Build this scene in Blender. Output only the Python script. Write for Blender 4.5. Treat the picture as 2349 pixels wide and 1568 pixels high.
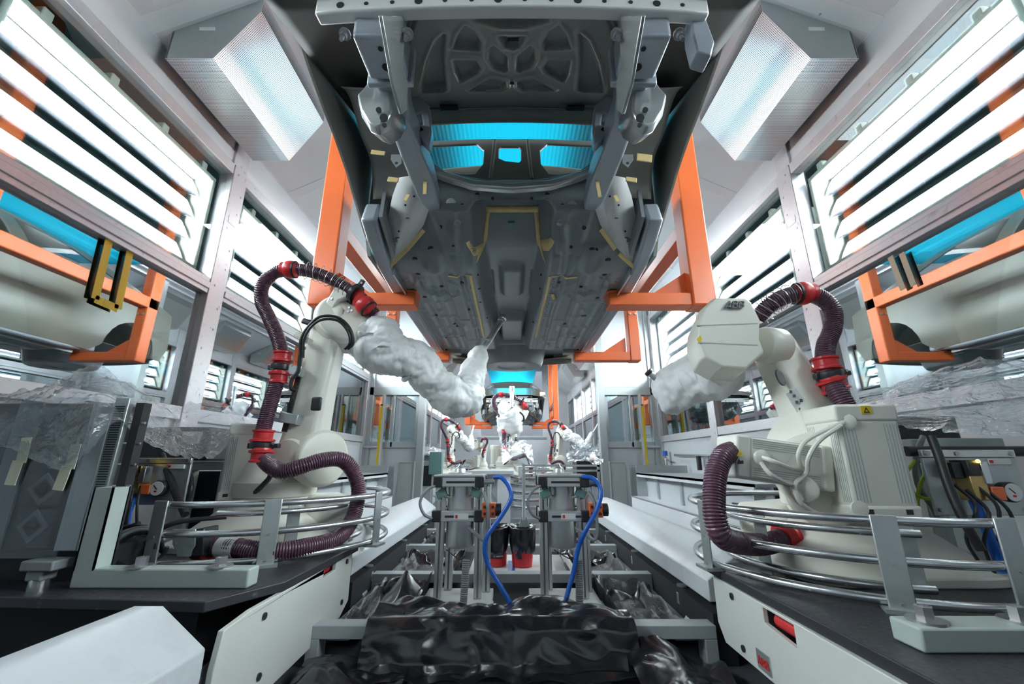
import bpy, bmesh, math, random
import numpy as np
from mathutils import Vector, Matrix, noise
random.seed(7)
sc = bpy.context.scene
for o in list(bpy.data.objects): bpy.data.objects.remove(o)
C = sc.collection

# ---------------------------------------------------------------- camera (eye at the origin, X right, Y down the line, Z up)
FPX, PITCH = 950.0, math.atan(272/950)
cam = bpy.data.cameras.new('camera'); camo = bpy.data.objects.new('camera', cam); C.objects.link(camo)
cam.sensor_width = 36; cam.lens = 36*FPX/2349; cam.clip_start = .02; cam.clip_end = 100
camo.rotation_euler = (math.pi/2+PITCH, 0, 0); sc.camera = camo
# ---------------------------------------------------------------- world, exposure, light paths
w = bpy.data.worlds.new('world'); sc.world = w; w.use_nodes = True
w.node_tree.nodes['Background'].inputs[0].default_value = (.75, .85, .95, 1)
w.node_tree.nodes['Background'].inputs[1].default_value = .4
sc.view_settings.view_transform = 'Standard'; sc.view_settings.look = 'None'
sc.view_settings.exposure = 1.35; sc.view_settings.gamma = 1; sc.view_settings.use_curve_mapping = False
cy = sc.cycles
cy.max_bounces = 7; cy.diffuse_bounces = 4; cy.glossy_bounces = 4; cy.transmission_bounces = 4; cy.transparent_max_bounces = 14
cy.caustics_reflective = False; cy.caustics_refractive = False; cy.sample_clamp_indirect = 6
TUBE_POWER = 30.0       # emission of the fluorescent tubes behind the upper windows
def area(name, loc, rot, sx, sy, power, col=(1, 1, 1)):
    l = bpy.data.lights.new(name, 'AREA'); l.shape = 'RECTANGLE'; l.size = sx; l.size_y = sy; l.energy = power; l.color = col
    o = bpy.data.objects.new(name, l); o.location = loc; o.rotation_euler = rot; C.objects.link(o); return o
# strip lamps in the conveyor tunnel above the blue drip sheets
for y_ in (3.9, 13.7):
    area('tunnel_lamp', (0, y_, 2.96), (0, 0, 0), 1.0, 3.2, 8, (.95, .97, 1))
for y_ in (8.6, 16.2):
    area('far_fill', (0, y_, 4.6), (0, 0, 0), 1.2, 2.4, 60, (.98, .98, 1))  # added fill brightening the far end, not a fixture of the booth

area('corridor_fill', (3.5, 2.2, 3.1), (0, 0, 0), .5, 2.5, 16, (.9, .95, 1))  # added fill so the cabinet outside the right glass shows

# ---------------------------------------------------------------- materials
MATS = {}
def mat(name, col, rough=.5, metal=0., noise_amt=0., noise_scale=20., bump=0., bump_scale=60., coat=0., spec=.5, stretch=None, dirt=None, dirt_scale=6., dirt_lo=.52, dirt_hi=.7):
    m = bpy.data.materials.new(name); m.use_nodes = True; nt = m.node_tree; N = nt.nodes; L = nt.links
    b = N['Principled BSDF']; b.inputs['Base Color'].default_value = (*col, 1); b.inputs['Roughness'].default_value = rough
    b.inputs['Metallic'].default_value = metal; b.inputs['Coat Weight'].default_value = coat; b.inputs['Coat Roughness'].default_value = .2
    b.inputs['Specular IOR Level'].default_value = spec
    tc = N.new('ShaderNodeTexCoord'); co = tc.outputs['Object']
    if stretch:
        mp = N.new('ShaderNodeMapping'); mp.inputs['Scale'].default_value = stretch; L.new(co, mp.inputs['Vector']); co = mp.outputs['Vector']
    src = None
    if noise_amt:
        n = N.new('ShaderNodeTexNoise'); n.inputs['Scale'].default_value = noise_scale; n.inputs['Detail'].default_value = 4; L.new(co, n.inputs['Vector'])
        mx = N.new('ShaderNodeMix'); mx.data_type = 'RGBA'
        mx.inputs[6].default_value = (*[c*(1-noise_amt) for c in col], 1); mx.inputs[7].default_value = (*[min(1, c*(1+noise_amt)) for c in col], 1)
        L.new(n.outputs['Fac'], mx.inputs[0]); src = mx.outputs[2]
        mr = N.new('ShaderNodeMapRange'); mr.inputs['To Min'].default_value = max(.02, rough-noise_amt); mr.inputs['To Max'].default_value = min(1, rough+noise_amt)
        L.new(n.outputs['Fac'], mr.inputs['Value']); L.new(mr.outputs[0], b.inputs['Roughness'])
    if dirt:
        n2 = N.new('ShaderNodeTexNoise'); n2.inputs['Scale'].default_value = dirt_scale; n2.inputs['Detail'].default_value = 8; n2.inputs['Roughness'].default_value = .65; L.new(co, n2.inputs['Vector'])
        r2 = N.new('ShaderNodeMapRange'); r2.inputs['From Min'].default_value = dirt_lo; r2.inputs['From Max'].default_value = dirt_hi; L.new(n2.outputs['Fac'], r2.inputs['Value'])
        m2 = N.new('ShaderNodeMix'); m2.data_type = 'RGBA'; L.new(r2.outputs[0], m2.inputs[0]); m2.inputs[7].default_value = (*dirt, 1)
        if src: L.new(src, m2.inputs[6])
        else: m2.inputs[6].default_value = (*col, 1)
        src = m2.outputs[2]
    if src: L.new(src, b.inputs['Base Color'])
    if bump:
        n3 = N.new('ShaderNodeTexNoise'); n3.inputs['Scale'].default_value = bump_scale; n3.inputs['Detail'].default_value = 5; L.new(co, n3.inputs['Vector'])
        bp = N.new('ShaderNodeBump'); bp.inputs['Strength'].default_value = bump; bp.inputs['Distance'].default_value = .02; L.new(n3.outputs['Fac'], bp.inputs['Height']); L.new(bp.outputs[0], b.inputs['Normal'])
    MATS[name] = m; return m
def emit(name, col, s):
    m = bpy.data.materials.new(name); m.use_nodes = True; N = m.node_tree.nodes; b = N['Principled BSDF']
    b.inputs['Emission Color'].default_value = (*col, 1); b.inputs['Emission Strength'].default_value = s; b.inputs['Base Color'].default_value = (*col, 1); MATS[name] = m
def glass(name, tint, refl, rough=.0, film=0., filmcol=(.9, .92, .95), bump=0., bump_scale=8., fres=.5):
    """thin pane: see-through tint + mirror share (+ white film)"""
    m = bpy.data.materials.new(name); m.use_nodes = True; nt = m.node_tree; N = nt.nodes; L = nt.links; N.remove(N['Principled BSDF'])
    t = N.new('ShaderNodeBsdfTransparent'); t.inputs[0].default_value = (*tint, 1)
    g = N.new('ShaderNodeBsdfGlossy'); g.inputs['Roughness'].default_value = rough; g.inputs[0].default_value = (.95, .98, 1, 1)
    lw = N.new('ShaderNodeLayerWeight'); lw.inputs[0].default_value = .35
    mr = N.new('ShaderNodeMapRange'); mr.inputs['To Min'].default_value = refl; mr.inputs['To Max'].default_value = min(1, refl+fres); L.new(lw.outputs['Fresnel'], mr.inputs['Value'])
    mx = N.new('ShaderNodeMixShader'); L.new(mr.outputs[0], mx.inputs[0]); L.new(t.outputs[0], mx.inputs[1]); L.new(g.outputs[0], mx.inputs[2]); out = mx.outputs[0]
    if film:
        d = N.new('ShaderNodeBsdfDiffuse'); d.inputs[0].default_value = (*filmcol, 1); tl = N.new('ShaderNodeBsdfTranslucent'); tl.inputs[0].default_value = (*filmcol, 1)
        ms = N.new('ShaderNodeMixShader'); ms.inputs[0].default_value = .4; L.new(d.outputs[0], ms.inputs[1]); L.new(tl.outputs[0], ms.inputs[2])
        m3 = N.new('ShaderNodeMixShader'); m3.inputs[0].default_value = film; L.new(out, m3.inputs[1]); L.new(ms.outputs[0], m3.inputs[2]); out = m3.outputs[0]
    if bump:
        tc = N.new('ShaderNodeTexCoord'); n3 = N.new('ShaderNodeTexNoise'); n3.inputs['Scale'].default_value = bump_scale; n3.inputs['Detail'].default_value = 6; n3.inputs['Distortion'].default_value = 1.2
        L.new(tc.outputs['Object'], n3.inputs['Vector']); bp = N.new('ShaderNodeBump'); bp.inputs['Strength'].default_value = bump; bp.inputs['Distance'].default_value = .05
        L.new(n3.outputs['Fac'], bp.inputs['Height']); L.new(bp.outputs[0], g.inputs['Normal'])
    L.new(out, N['Material Output'].inputs['Surface']); MATS[name] = m

mat('wall_paint', (.62, .65, .69), .32, .25, .05, 3)
mat('ceiling_paint', (.76, .78, .81), .3, .2, .03, 2)
mat('alu_frame', (.60, .60, .63), .38, .55, .08, 30, dirt=(.36, .35, .35), dirt_scale=14, dirt_lo=.6, dirt_hi=.75)
mat('galv', (.50, .54, .55), .38, .7, .1, 40)
mat('steel', (.66, .68, .70), .24, .95, .08, 60)
mat('satin_alu', (.70, .71, .72), .34, .85, .05, 60)
mat('bolt_steel', (.5, .5, .52), .3, .9)
mat('orange', (.86, .17, .045), .34, 0, .05, 8, coat=.2)
mat('cream', (.78, .77, .70), .36, 0, .03, 14, dirt=(.66, .64, .57), dirt_scale=7, dirt_lo=.62, dirt_hi=.8)
mat('cream_panel', (.66, .68, .65), .42, 0, .03, 5)
mat('white_beam', (.66, .69, .73), .3, 0, .03, 6, dirt=(.52, .54, .57), dirt_scale=3, dirt_lo=.55, dirt_hi=.75)
mat('grey_paint', (.50, .53, .56), .4, 0, .06, 10)
mat('green_grey', (.42, .48, .46), .4, 0, .05, 12, dirt=(.3, .33, .33), dirt_scale=9, dirt_lo=.62, dirt_hi=.8)
mat('primer', (.32, .315, .29), .38, .1, .05, 30, coat=.2)
mat('ecoat', (.26, .29, .305), .34, .12, .0, 20, coat=.2)
mat('ecoat_light', (.55, .58, .59), .22, .6, .06, 20, coat=.3)
mat('rail_blue', (.42, .46, .52), .36, .25, .05, 20, coat=.2)
mat('beam_white', (.88, .88, .86), .35, .1, .04, 20)
mat('body_beige', (.24, .235, .20), .28, .2, .015, 4, coat=.5)
mat('tape', (.86, .66, .30), .6, 0, .08, 40)
mat('tape_pale', (.72, .72, .56), .6, 0, .06, 40)
mat('black_rubber', (.018, .018, .02), .45, 0, .2, 30)
mat('black_plastic', (.025, .026, .03), .35)
mat('black_plate', (.035, .036, .045), .45, .1, .2, 60, dirt=(.16, .16, .17), dirt_scale=22, dirt_lo=.64, dirt_hi=.76)
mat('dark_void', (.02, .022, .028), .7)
mat('navy_cloth', (.012, .013, .035), .95, 0, .3, 120)
mat('hose', (.105, .045, .078), .26, 0, .15, 25, coat=.2)
mat('red', (.62, .03, .035), .34, 0, .06, 20)
mat('blue_hose', (.012, .12, .55), .32, 0, .05, 10, dirt=(.4, .5, .7), dirt_scale=12, dirt_lo=.68, dirt_hi=.8)
mat('yellow', (.80, .58, .02), .4)
mat('lime', (.45, .62, .05), .4)
mat('grey_cable', (.24, .26, .28), .45)
mat('white_cable', (.78, .77, .72), .4)
mat('brass', (.55, .38, .16), .3, .9)
mat('bag', (.78, .80, .82), .4, 0, .03, 10, bump=.12, bump_scale=18)
mat('black_film', (.012, .012, .016), .22, 0, .05, 14, bump=.12, bump_scale=14, spec=.9)
mat('film_dry', (.05, .05, .055), .2, .25, .5, 9, bump=.6, bump_scale=30, stretch=(1, .45, 1), spec=.9, dirt=(.4, .42, .45), dirt_scale=13, dirt_lo=.68, dirt_hi=.76)
mat('floor_grey', (.26, .29, .31), .4, 0, .1, 5)
mat('pit_floor', (.10, .105, .12), .35, .1, .2, 4)
mat('teal_dark', (.03, .09, .10), .5)
mat('outer_wall', (.055, .075, .08), .6)
mat('green_box', (.16, .30, .29), .35)
mat('white_label', (.8, .8, .8), .5)
mat('ink', (.03, .03, .04), .5)
mat('logo_ink', (.12, .13, .15), .45)
mat('mirror_metal', (.80, .82, .84), .2, 1, .06, 12, bump=.12, bump_scale=5)
mat('reflector', (.042, .048, .057), .45, 0, .2, 8, bump=.1, bump_scale=6, spec=.12)
mat('hood_primer', (.42, .43, .41), .35, .1, .04, 30, coat=.2)
mat('fender_inner', (.50, .48, .43), .4, .1, .04, 20)
mat('cyan_see_through', (.02, .45, .6), .4)  # colour of the lit drip sheet, painted on the tunnel-head patch
mat('silver_panel', (.84, .85, .85), .3, .15, .05, 20)
mat('cream_frame', (.68, .70, .64), .35)
emit('tube_light', (.985, .98, 1), TUBE_POWER)
emit('lamp_green', (.05, .9, .45), 4); emit('lamp_amber', (1, .6, .05), 5)
glass('pane_upper', (.9, .96, .96), .03, fres=.28)
glass('pane_lower', (.62, .72, .74), .34)
glass('clear_film', (.88, .91, .94), .16, .10, .14, (.85, .88, .92), 1.0, 9)
glass('acrylic', (.88, .90, .92), .01, .02, fres=.12)
glass('far_film', (.86, .89, .92), .05, .2, .03, (.7, .74, .78), .6, 5, fres=.25)
mat('dark_liner', (.06, .055, .052), .6)
def blue_sheet():
    m = bpy.data.materials.new('blue_sheet'); m.use_nodes = True; nt = m.node_tree; N = nt.nodes; L = nt.links; N.remove(N['Principled BSDF'])
    t = N.new('ShaderNodeBsdfTranslucent'); t.inputs[0].default_value = (.01, .50, .72, 1)
    d = N.new('ShaderNodeBsdfTransparent'); d.inputs[0].default_value = (.03, .5, .7, 1)
    g = N.new('ShaderNodeBsdfGlossy'); g.inputs['Roughness'].default_value = .12
    a = N.new('ShaderNodeMixShader'); a.inputs[0].default_value = .3; L.new(t.outputs[0], a.inputs[1]); L.new(d.outputs[0], a.inputs[2])
    b = N.new('ShaderNodeMixShader'); b.inputs[0].default_value = .06; L.new(a.outputs[0], b.inputs[1]); L.new(g.outputs[0], b.inputs[2])
    L.new(b.outputs[0], N['Material Output'].inputs['Surface']); MATS['blue_sheet'] = m
blue_sheet()
def perforated():
    m = mat('perforated', (.62, .63, .64), .3, .85); nt = m.node_tree; N = nt.nodes; L = nt.links; b = N['Principled BSDF']
    uv = N.new('ShaderNodeUVMap'); mp = N.new('ShaderNodeMapping'); mp.inputs['Scale'].default_value = (95, 95, 1); L.new(uv.outputs[0], mp.inputs[0])
    fr = N.new('ShaderNodeVectorMath'); fr.operation = 'FRACTION'; L.new(mp.outputs[0], fr.inputs[0])
    ds = N.new('ShaderNodeVectorMath'); ds.operation = 'DISTANCE'; ds.inputs[1].default_value = (.5, .5, 0); L.new(fr.outputs[0], ds.inputs[0])
    lt = N.new('ShaderNodeMath'); lt.operation = 'LESS_THAN'; lt.inputs[1].default_value = .3; L.new(ds.outputs['Value'], lt.inputs[0])
    mx = N.new('ShaderNodeMix'); mx.data_type = 'RGBA'; mx.inputs[6].default_value = (.68, .69, .70, 1); mx.inputs[7].default_value = (.06, .06, .07, 1); L.new(lt.outputs[0], mx.inputs[0]); L.new(mx.outputs[2], b.inputs['Base Color'])
perforated()

# ---------------------------------------------------------------- mesh helpers
V = Vector
def at(px, py, X=None, Y=None, Z=None):
    """world point on the ray of a photo pixel, on one given plane"""
    u, v = (px-1174.5)/FPX, (py-784)/FPX; c, s = math.cos(PITCH), math.sin(PITCH)
    d = V((u, c+v*s, s-v*c)); t = X/d.x if X is not None else Y/d.y if Y is not None else Z/d.z
    return d*t
def sm(t): t = np.clip(t, 0, 1); return t*t*(3-2*t)
def catmull(P, k=6):
    P = [V(p) for p in P]
    if len(P) < 3: return P
    Q = [P[0]*2-P[1]]+P+[P[-1]*2-P[-2]]; out = []
    for i in range(1, len(Q)-2):
        a, b, c, d = Q[i-1:i+3]
        for j in range(k):
            t = j/k; out.append(.5*((2*b)+(c-a)*t+(2*a-5*b+4*c-d)*t*t+(3*b-a-3*c+d)*t**3))
    out.append(P[-1]); return out
def resample(P, step):
    out = [P[0]]; acc = 0.
    for a, b in zip(P, P[1:]):
        l = (b-a).length
        if l < 1e-9: continue
        pos = step-acc
        while pos <= l: out.append(a.lerp(b, pos/l)); pos += step
        acc = (acc+l) % step
    return out
class MB:
    def __init__(s): s.bm = bmesh.new()
    def face(s, pts):
        try: return s.bm.faces.new([s.bm.verts.new(V(p)) for p in pts])
        except ValueError: return None
    def hull8(s, p):
        v = [s.bm.verts.new(V(q)) for q in p]
        for f in ((0, 3, 2, 1), (4, 5, 6, 7), (0, 1, 5, 4), (1, 2, 6, 5), (2, 3, 7, 6), (3, 0, 4, 7)): s.bm.faces.new([v[i] for i in f])
        return s
    def box(s, x0, x1, y0, y1, z0, z1, M=None):
        p = [V(q) for q in ((x0, y0, z0), (x1, y0, z0), (x1, y1, z0), (x0, y1, z0), (x0, y0, z1), (x1, y0, z1), (x1, y1, z1), (x0, y1, z1))]
        if M is not None: p = [M @ q for q in p]
        return s.hull8(p)
    def cbox(s, c, d, M=None):
        return s.box(c[0]-d[0]/2, c[0]+d[0]/2, c[1]-d[1]/2, c[1]+d[1]/2, c[2]-d[2]/2, c[2]+d[2]/2, M)
    def bar(s, p0, p1, w, h, up=(0, 0, 1), w1=None, h1=None):
        p0, p1 = V(p0), V(p1); d = (p1-p0).normalized(); up = V(up); r = d.cross(up)
        if r.length < 1e-4: r = d.cross(V((0, 1, 0)))
        r.normalize(); u = r.cross(d); w1 = w if w1 is None else w1; h1 = h if h1 is None else h1
        a = [p0-r*w/2-u*h/2, p0+r*w/2-u*h/2, p1+r*w1/2-u*h1/2, p1-r*w1/2-u*h1/2]
        return s.hull8(a+[p0-r*w/2+u*h/2, p0+r*w/2+u*h/2, p1+r*w1/2+u*h1/2, p1-r*w1/2+u*h1/2])
    def rings(s, R, cap=True, closed=False):
        vs = [[s.bm.verts.new(p) for p in r] for r in R]; n = len(R[0])
        for a, b in zip(vs, vs[1:]+([vs[0]] if closed else [])):
            for i in range(n): s.bm.faces.new((a[i], a[(i+1) % n], b[(i+1) % n], b[i]))
        if cap and not closed: s.bm.faces.new(vs[0][::-1]); s.bm.faces.new(vs[-1])
        return s
    def tube(s, P, r, n=10, k=6, closed=False, cap=True, smooth=True):
        P = catmull(P, k) if smooth and len(P) > 2 else [V(p) for p in P]
        R = []; T = []
        for i in range(len(P)):
            a, b = P[max(0, i-1)], P[min(len(P)-1, i+1)]
            if closed: a, b = P[i-1], P[(i+1) % len(P)]
            T.append((b-a).normalized())
        u = T[0].orthogonal().normalized()
        for i, p in enumerate(P):
            u = (u-T[i]*u.dot(T[i])); u.normalize(); w_ = T[i].cross(u); rr = r(i/(len(P)-1)) if callable(r) else r[i] if isinstance(r, (list, tuple)) else r
            R.append([p+(u*math.cos(2*math.pi*j/n)+w_*math.sin(2*math.pi*j/n))*rr for j in range(n)])
        return s.rings(R, cap, closed)
    def rod(s, p0, p1, r0, r1=None, n=16): return s.tube([p0, p1], [r0, r0 if r1 is None else r1], n)
    def ribbed(s, P, r, pitch=.011, n=14, depth=.14):
        Q = resample(catmull(P, 14), pitch/3); k = [1, 1.0, 1-depth]
        return s.tube(Q, [r*k[i % 3] for i in range(len(Q))], n, smooth=False)
    def lathe(s, prof, o, axis=(0, 0, 1), n=24, cap=True):
        o, a = V(o), V(axis).normalized(); u = a.orthogonal().normalized(); w_ = a.cross(u)
        return s.rings([[o+a*h+(u*math.cos(2*math.pi*j/n)+w_*math.sin(2*math.pi*j/n))*max(r, 1e-4) for j in range(n)] for r, h in prof], cap)
    def ball(s, c, r, n=14, sc_=(1, 1, 1), M=None):
        R = []
        for i in range(n+1):
            a = math.pi*i/n; R.append([V(((max(math.sin(a), .01))*math.cos(2*math.pi*j/(2*n))*r*sc_[0], max(math.sin(a), .01)*math.sin(2*math.pi*j/(2*n))*r*sc_[1], -math.cos(a)*r*sc_[2])) for j in range(2*n)])
        return s.rings([[(M @ p if M is not None else p)+V(c) for p in r_] for r_ in R])
    def prism(s, pts, e0, e1, f):
        """polygon pts (a,b) extruded from e0 to e1; f(a,b,e) -> point"""
        A = [s.bm.verts.new(V(f(a, b, e0))) for a, b in pts]; B = [s.bm.verts.new(V(f(a, b, e1))) for a, b in pts]; n = len(pts)
        s.bm.faces.new(A[::-1]); s.bm.faces.new(B)
        for i in range(n): s.bm.faces.new((A[i], A[(i+1) % n], B[(i+1) % n], B[i]))
        return s
    def plate(s, outer, holes, f, t=None):
        """flat sheet with holes: loops of (a,b); f(a,b,e); t = thickness"""
        from mathutils.geometry import tessellate_polygon
        loops = [outer]+list(holes); flat = [p for l in loops for p in l]
        tri = tessellate_polygon([[V((a, b, 0)) for a, b in l] for l in loops])
        A = [s.bm.verts.new(V(f(a, b, 0))) for a, b in flat]
        if t: B = [s.bm.verts.new(V(f(a, b, t))) for a, b in flat]
        for q in tri:
            for W, o_ in ((A, 1),)+(((B, -1),) if t else ()):
                try: s.bm.faces.new([W[i] for i in q][::o_])
                except ValueError: pass
        if t:
            k = 0
            for l in loops:
                n = len(l)
                for i in range(n): s.bm.faces.new((A[k+i], A[k+(i+1) % n], B[k+(i+1) % n], B[k+i]))
                k += n
        return s
    def grid(s, G):
        """G: array (m,n,3)"""
        vs = [[s.bm.verts.new(V(p)) for p in r] for r in G]
        for a, b in zip(vs, vs[1:]):
            for i in range(len(a)-1): s.bm.faces.new((a[i], a[i+1], b[i+1], b[i]))
        return s
    def build(s, name, m, parent=None, bevel=0., flat=False, solid=0., ang=38, sub=0, seg=2):
        bm = s.bm; bmesh.ops.recalc_face_normals(bm, faces=bm.faces)
        me = bpy.data.meshes.new(name); bm.to_mesh(me); bm.free()
        if not flat:
            me.shade_smooth()
            me.set_sharp_from_angle(angle=math.radians(ang))
        me.materials.append(MATS[m]); o = bpy.data.objects.new(name, me); C.objects.link(o)
        if parent:
            o.parent = parent
            if parent.type == 'EMPTY': o.matrix_parent_inverse = Matrix.Translation(-parent.location)
        if solid: q = o.modifiers.new('solid', 'SOLIDIFY'); q.thickness = solid; q.offset = 0
        if bevel: q = o.modifiers.new('bevel', 'BEVEL'); q.width = bevel; q.segments = seg; q.limit_method = 'ANGLE'; q.angle_limit = math.radians(40); q.harden_normals = False
        if sub: q = o.modifiers.new('sub', 'SUBSURF'); q.levels = q.render_levels = sub
        return o
def tag(o, label, cat, group=None, kind=None):
    o['label'] = label; o['category'] = cat
    if group: o['group'] = group
    if kind: o['kind'] = kind
    return o
def thing(name, label, cat, loc=(0, 0, 0), group=None):
    """an empty at the base of a thing; its parts are modelled in world space"""
    o = bpy.data.objects.new(name, None); o.location = loc; o.empty_display_size = .1; C.objects.link(o); return tag(o, label, cat, group)
def struct(o): o['kind'] = 'structure'; return o
def dup(root, loc, label=None, group=None, rotz=0., drop=(), sc_=None):
    r = root.copy(); C.objects.link(r); r.location = loc; r.rotation_euler = (0, 0, rotz)
    if sc_: r.scale = sc_
    if label: r['label'] = label
    if group: r['group'] = group
    for ch in list(root.children):
        if ch.name.split('.')[0] in drop: continue
        c_ = ch.copy(); C.objects.link(c_); c_.parent = r; c_.matrix_parent_inverse = ch.matrix_parent_inverse
        for g in list(ch.children):
            d_ = g.copy(); C.objects.link(d_); d_.parent = c_
    return r
KW = 1.222        # booth walls are drawn for a 4.6 m wide booth and sized up to the real 5.6 m
def enlarge(objs, k=KW):
    done = set()
    for o in objs:
        if o.type == 'MESH' and o.data.name not in done: done.add(o.data.name); o.data.transform(Matrix.Scale(k, 4))
        for md in o.modifiers:
            if md.type == 'BEVEL': md.width *= k
        o.location = o.location*k
        if o.parent: m_ = o.matrix_parent_inverse.copy(); m_.translation *= k; o.matrix_parent_inverse = m_
def disc(mb, c, nrm, r, t=.004, n=14): return mb.lathe([(r, 0), (r, t)], c, nrm, n)
# ================================================================ the booth: floor, walls, windows, ceiling
WX, ZS, ZR0, ZR1, ZT, ZJ = 2.3, .29, 1.2, 1.32, 2.245, 2.63       # wall face, sill, rail, window top, panel joint
Y0, Y1 = -2.0, 17.0
PITS = -.86/KW
PIL = [-2.0, -.6, 1.2, 2.95, 4.75, 6.55, 8.3, 10.05, 11.8, 13.5, 15.25, 17.0]
struct(MB().box(-3.6, 3.6, Y0, Y1, PITS-.1, PITS).build('floor', 'pit_floor'))
for s, nm in ((-1, 'left'), (1, 'right')):
    q = MB()
    q.box(min(s*WX, s*(WX+.08)), max(s*WX, s*(WX+.08)), Y0, Y1, PITS, ZS)                       # panel below the windows
    q.box(min(s*WX, s*(WX+.08)), max(s*WX, s*(WX+.08)), Y0, Y1, ZT+.09, ZJ)
    struct(q.build('wall_'+nm, 'wall_paint'))
    q = MB()                                                                                    # slanted ceiling flank, rising to the conveyor slot
    q.prism([(WX+.08, ZJ), (WX, ZJ), (1.55, 3.02), (1.50, 3.02), (1.50, 3.12), (WX+.08, ZJ+.1)], Y0, Y1, lambda a, b, e: (s*a, e, b))
    q.prism([(WX+.001, ZJ-.002), (WX-.006, ZJ-.002), (WX-.006, ZJ+.012), (WX+.001, ZJ+.012)], Y0, Y1, lambda a, b, e: (s*a, e, b))
    for y_ in [1.9+1.75*k for k in range(-2, 9)]:
        q.prism([(WX, ZJ-.004), (1.55, 3.016), (1.55, 3.024), (WX, ZJ+.02)], y_, y_+.11, lambda a, b, e: (s*a, e, b))
    struct(q.build('ceiling_'+nm, 'ceiling_paint'))
    q = MB()                                                                                    # conveyor slot side and its edge beams
    q.box(min(s*1.56, s*1.62), max(s*1.56, s*1.62), Y0, Y1, 3.1, 4.1)
    struct(q.build('wall_slot_'+nm, 'teal_dark'))
    q = MB().box(min(s*1.47, s*1.56), max(s*1.47, s*1.56), Y0, Y1, 2.98, 3.14).box(min(s*1.40, s*1.47), max(s*1.40, s*1.47), Y0, Y1, 3.05, 3.08)
    struct(q.build('trim_slot_'+nm, 'alu_frame', bevel=.004))
    struct(MB().box(min(s*3.4, s*3.45), max(s*3.4, s*3.45), Y0, Y1, PITS, 2.6).box(min(s*2.38, s*3.45), max(s*2.38, s*3.45), Y0, Y1, 2.66, 2.7).build('wall_outer_'+nm, 'outer_wall'))
    # window frames, one object per bay
    for i, (a, b) in enumerate(zip(PIL, PIL[1:])):
        hw = .083; y0, y1 = a+hw, b-hw
        fr = MB(); x0, x1 = sorted((s*(WX-.03), s*(WX+.06)))
        fr.box(x0, x1, y0, y1, ZS-.02, ZS+.07).box(x0, x1, y0, y1, ZR0, ZR1).box(x0, x1, y0, y1, ZT, ZT+.09)
        xm = sorted((s*(WX-.04), s*(WX-.005))); fr.box(*xm, y0, y1, ZR0+.035, ZR0+.085)
        f_ = struct(fr.build('window_%d' % (i*2+(s > 0)+1), 'alu_frame', bevel=.004))
        xg = sorted((s*(WX+.012), s*(WX+.018)))
        struct(MB().box(*xg, y0, y1, ZR1, ZT).build('pane', 'pane_upper', f_))
        struct(MB().box(*xg, y0, y1, ZS+.07, ZR0).build('pane', 'pane_lower', f_))
    for i, a in enumerate(PIL):
        q = MB(); x0, x1 = sorted((s*(WX-.035), s*(WX+.08))); q.box(x0, x1, a-.083, a+.083, PITS, ZT+.09)
        q.box(*sorted((s*(WX-.02), s*(WX+.08))), a-.083, a+.083, ZT+.09, ZJ)
        o = struct(q.build('trim_%s_%d' % (nm, i+1), 'alu_frame', bevel=.005))
        if 1 < i < 7:
            r = MB()
            for k in range(16): disc(r, (s*(WX-.034), a+(.045 if k % 3 else -.03), -.2+k*.165), (-s, 0, 0), .008, .004, 8)
            struct(r.build('rivet', 'bolt_steel', o))
    if True:      # small pillar number plate
        r = MB().box(*sorted((s*(WX-.037), s*(WX-.035))), 2.95-.04, 2.95+.05, 1.83, 1.89); struct(r.build('number_plate', 'alu_frame'))
struct(MB().box(-1.62, 1.62, Y0, Y1, 4.1, 4.2).build('ceiling_tunnel', 'teal_dark'))
struct(MB().box(-3.5, 3.5, Y0-.1, Y0, PITS, 4.2).build('wall_front', 'wall_paint'))
# end wall with the opening the bodies come through
q = MB(); q.plate([(-3.5, PITS), (3.5, PITS), (3.5, 4.2), (-3.5, 4.2)], [[(-1.25, .95), (1.25, .95), (1.25, 3.6), (-1.25, 3.6)]], lambda a, b, e: (a, Y1+e, b), .1)
struct(q.build('wall_back', 'wall_paint'))
q = MB().box(-3.5, 3.5, 19.5, 19.6, PITS, 4.2); struct(q.build('wall_beyond', 'wall_paint'))
q = MB().box(-1.4, 1.4, 16.99, 19.5, .8, .9); struct(q.build('floor_beyond', 'floor_grey'))
# partitions that narrow the booth at Y 6.6
for s, nm in ((-1, 'left'), (1, 'right')):
    f = lambda a, b, e: (s*a, 6.6+e, b)
    q = MB().plate([(1.42, PITS), (WX, PITS), (WX, 2.75), (1.9, 2.83), (1.42, 3.0)], [[(1.52, .27), (2.24, .27), (2.24, 1.0), (1.52, 1.0)]], f, .05)
    struct(q.build('wall_partition_'+nm, 'wall_paint'))
    q = MB(); q.box(*sorted((s*1.36, s*1.47)), 6.54, 6.67, PITS, 3.0); q.box(*sorted((s*1.47, s*WX)), 6.56, 6.61, 1.0, 1.13)
    q.box(*sorted((s*1.85, s*1.885)), 6.57, 6.61, .2, 1.0).box(*sorted((s*2.2, s*2.265)), 6.56, 6.61, PITS, 3.0).box(*sorted((s*1.47, s*2.2)), 6.57, 6.61, .19, .28)
    q.box(*sorted((s*2.03, s*2.055)), 6.56, 6.6, .2, 1.0)
    struct(q.build('trim_partition_'+nm, 'galv', bevel=.004))
    q = MB().box(*sorted((s*1.47, s*2.2)), 6.63, 6.635, .28, 1.0); struct(q.build('window_partition_'+nm, 'pane_lower'))

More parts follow.
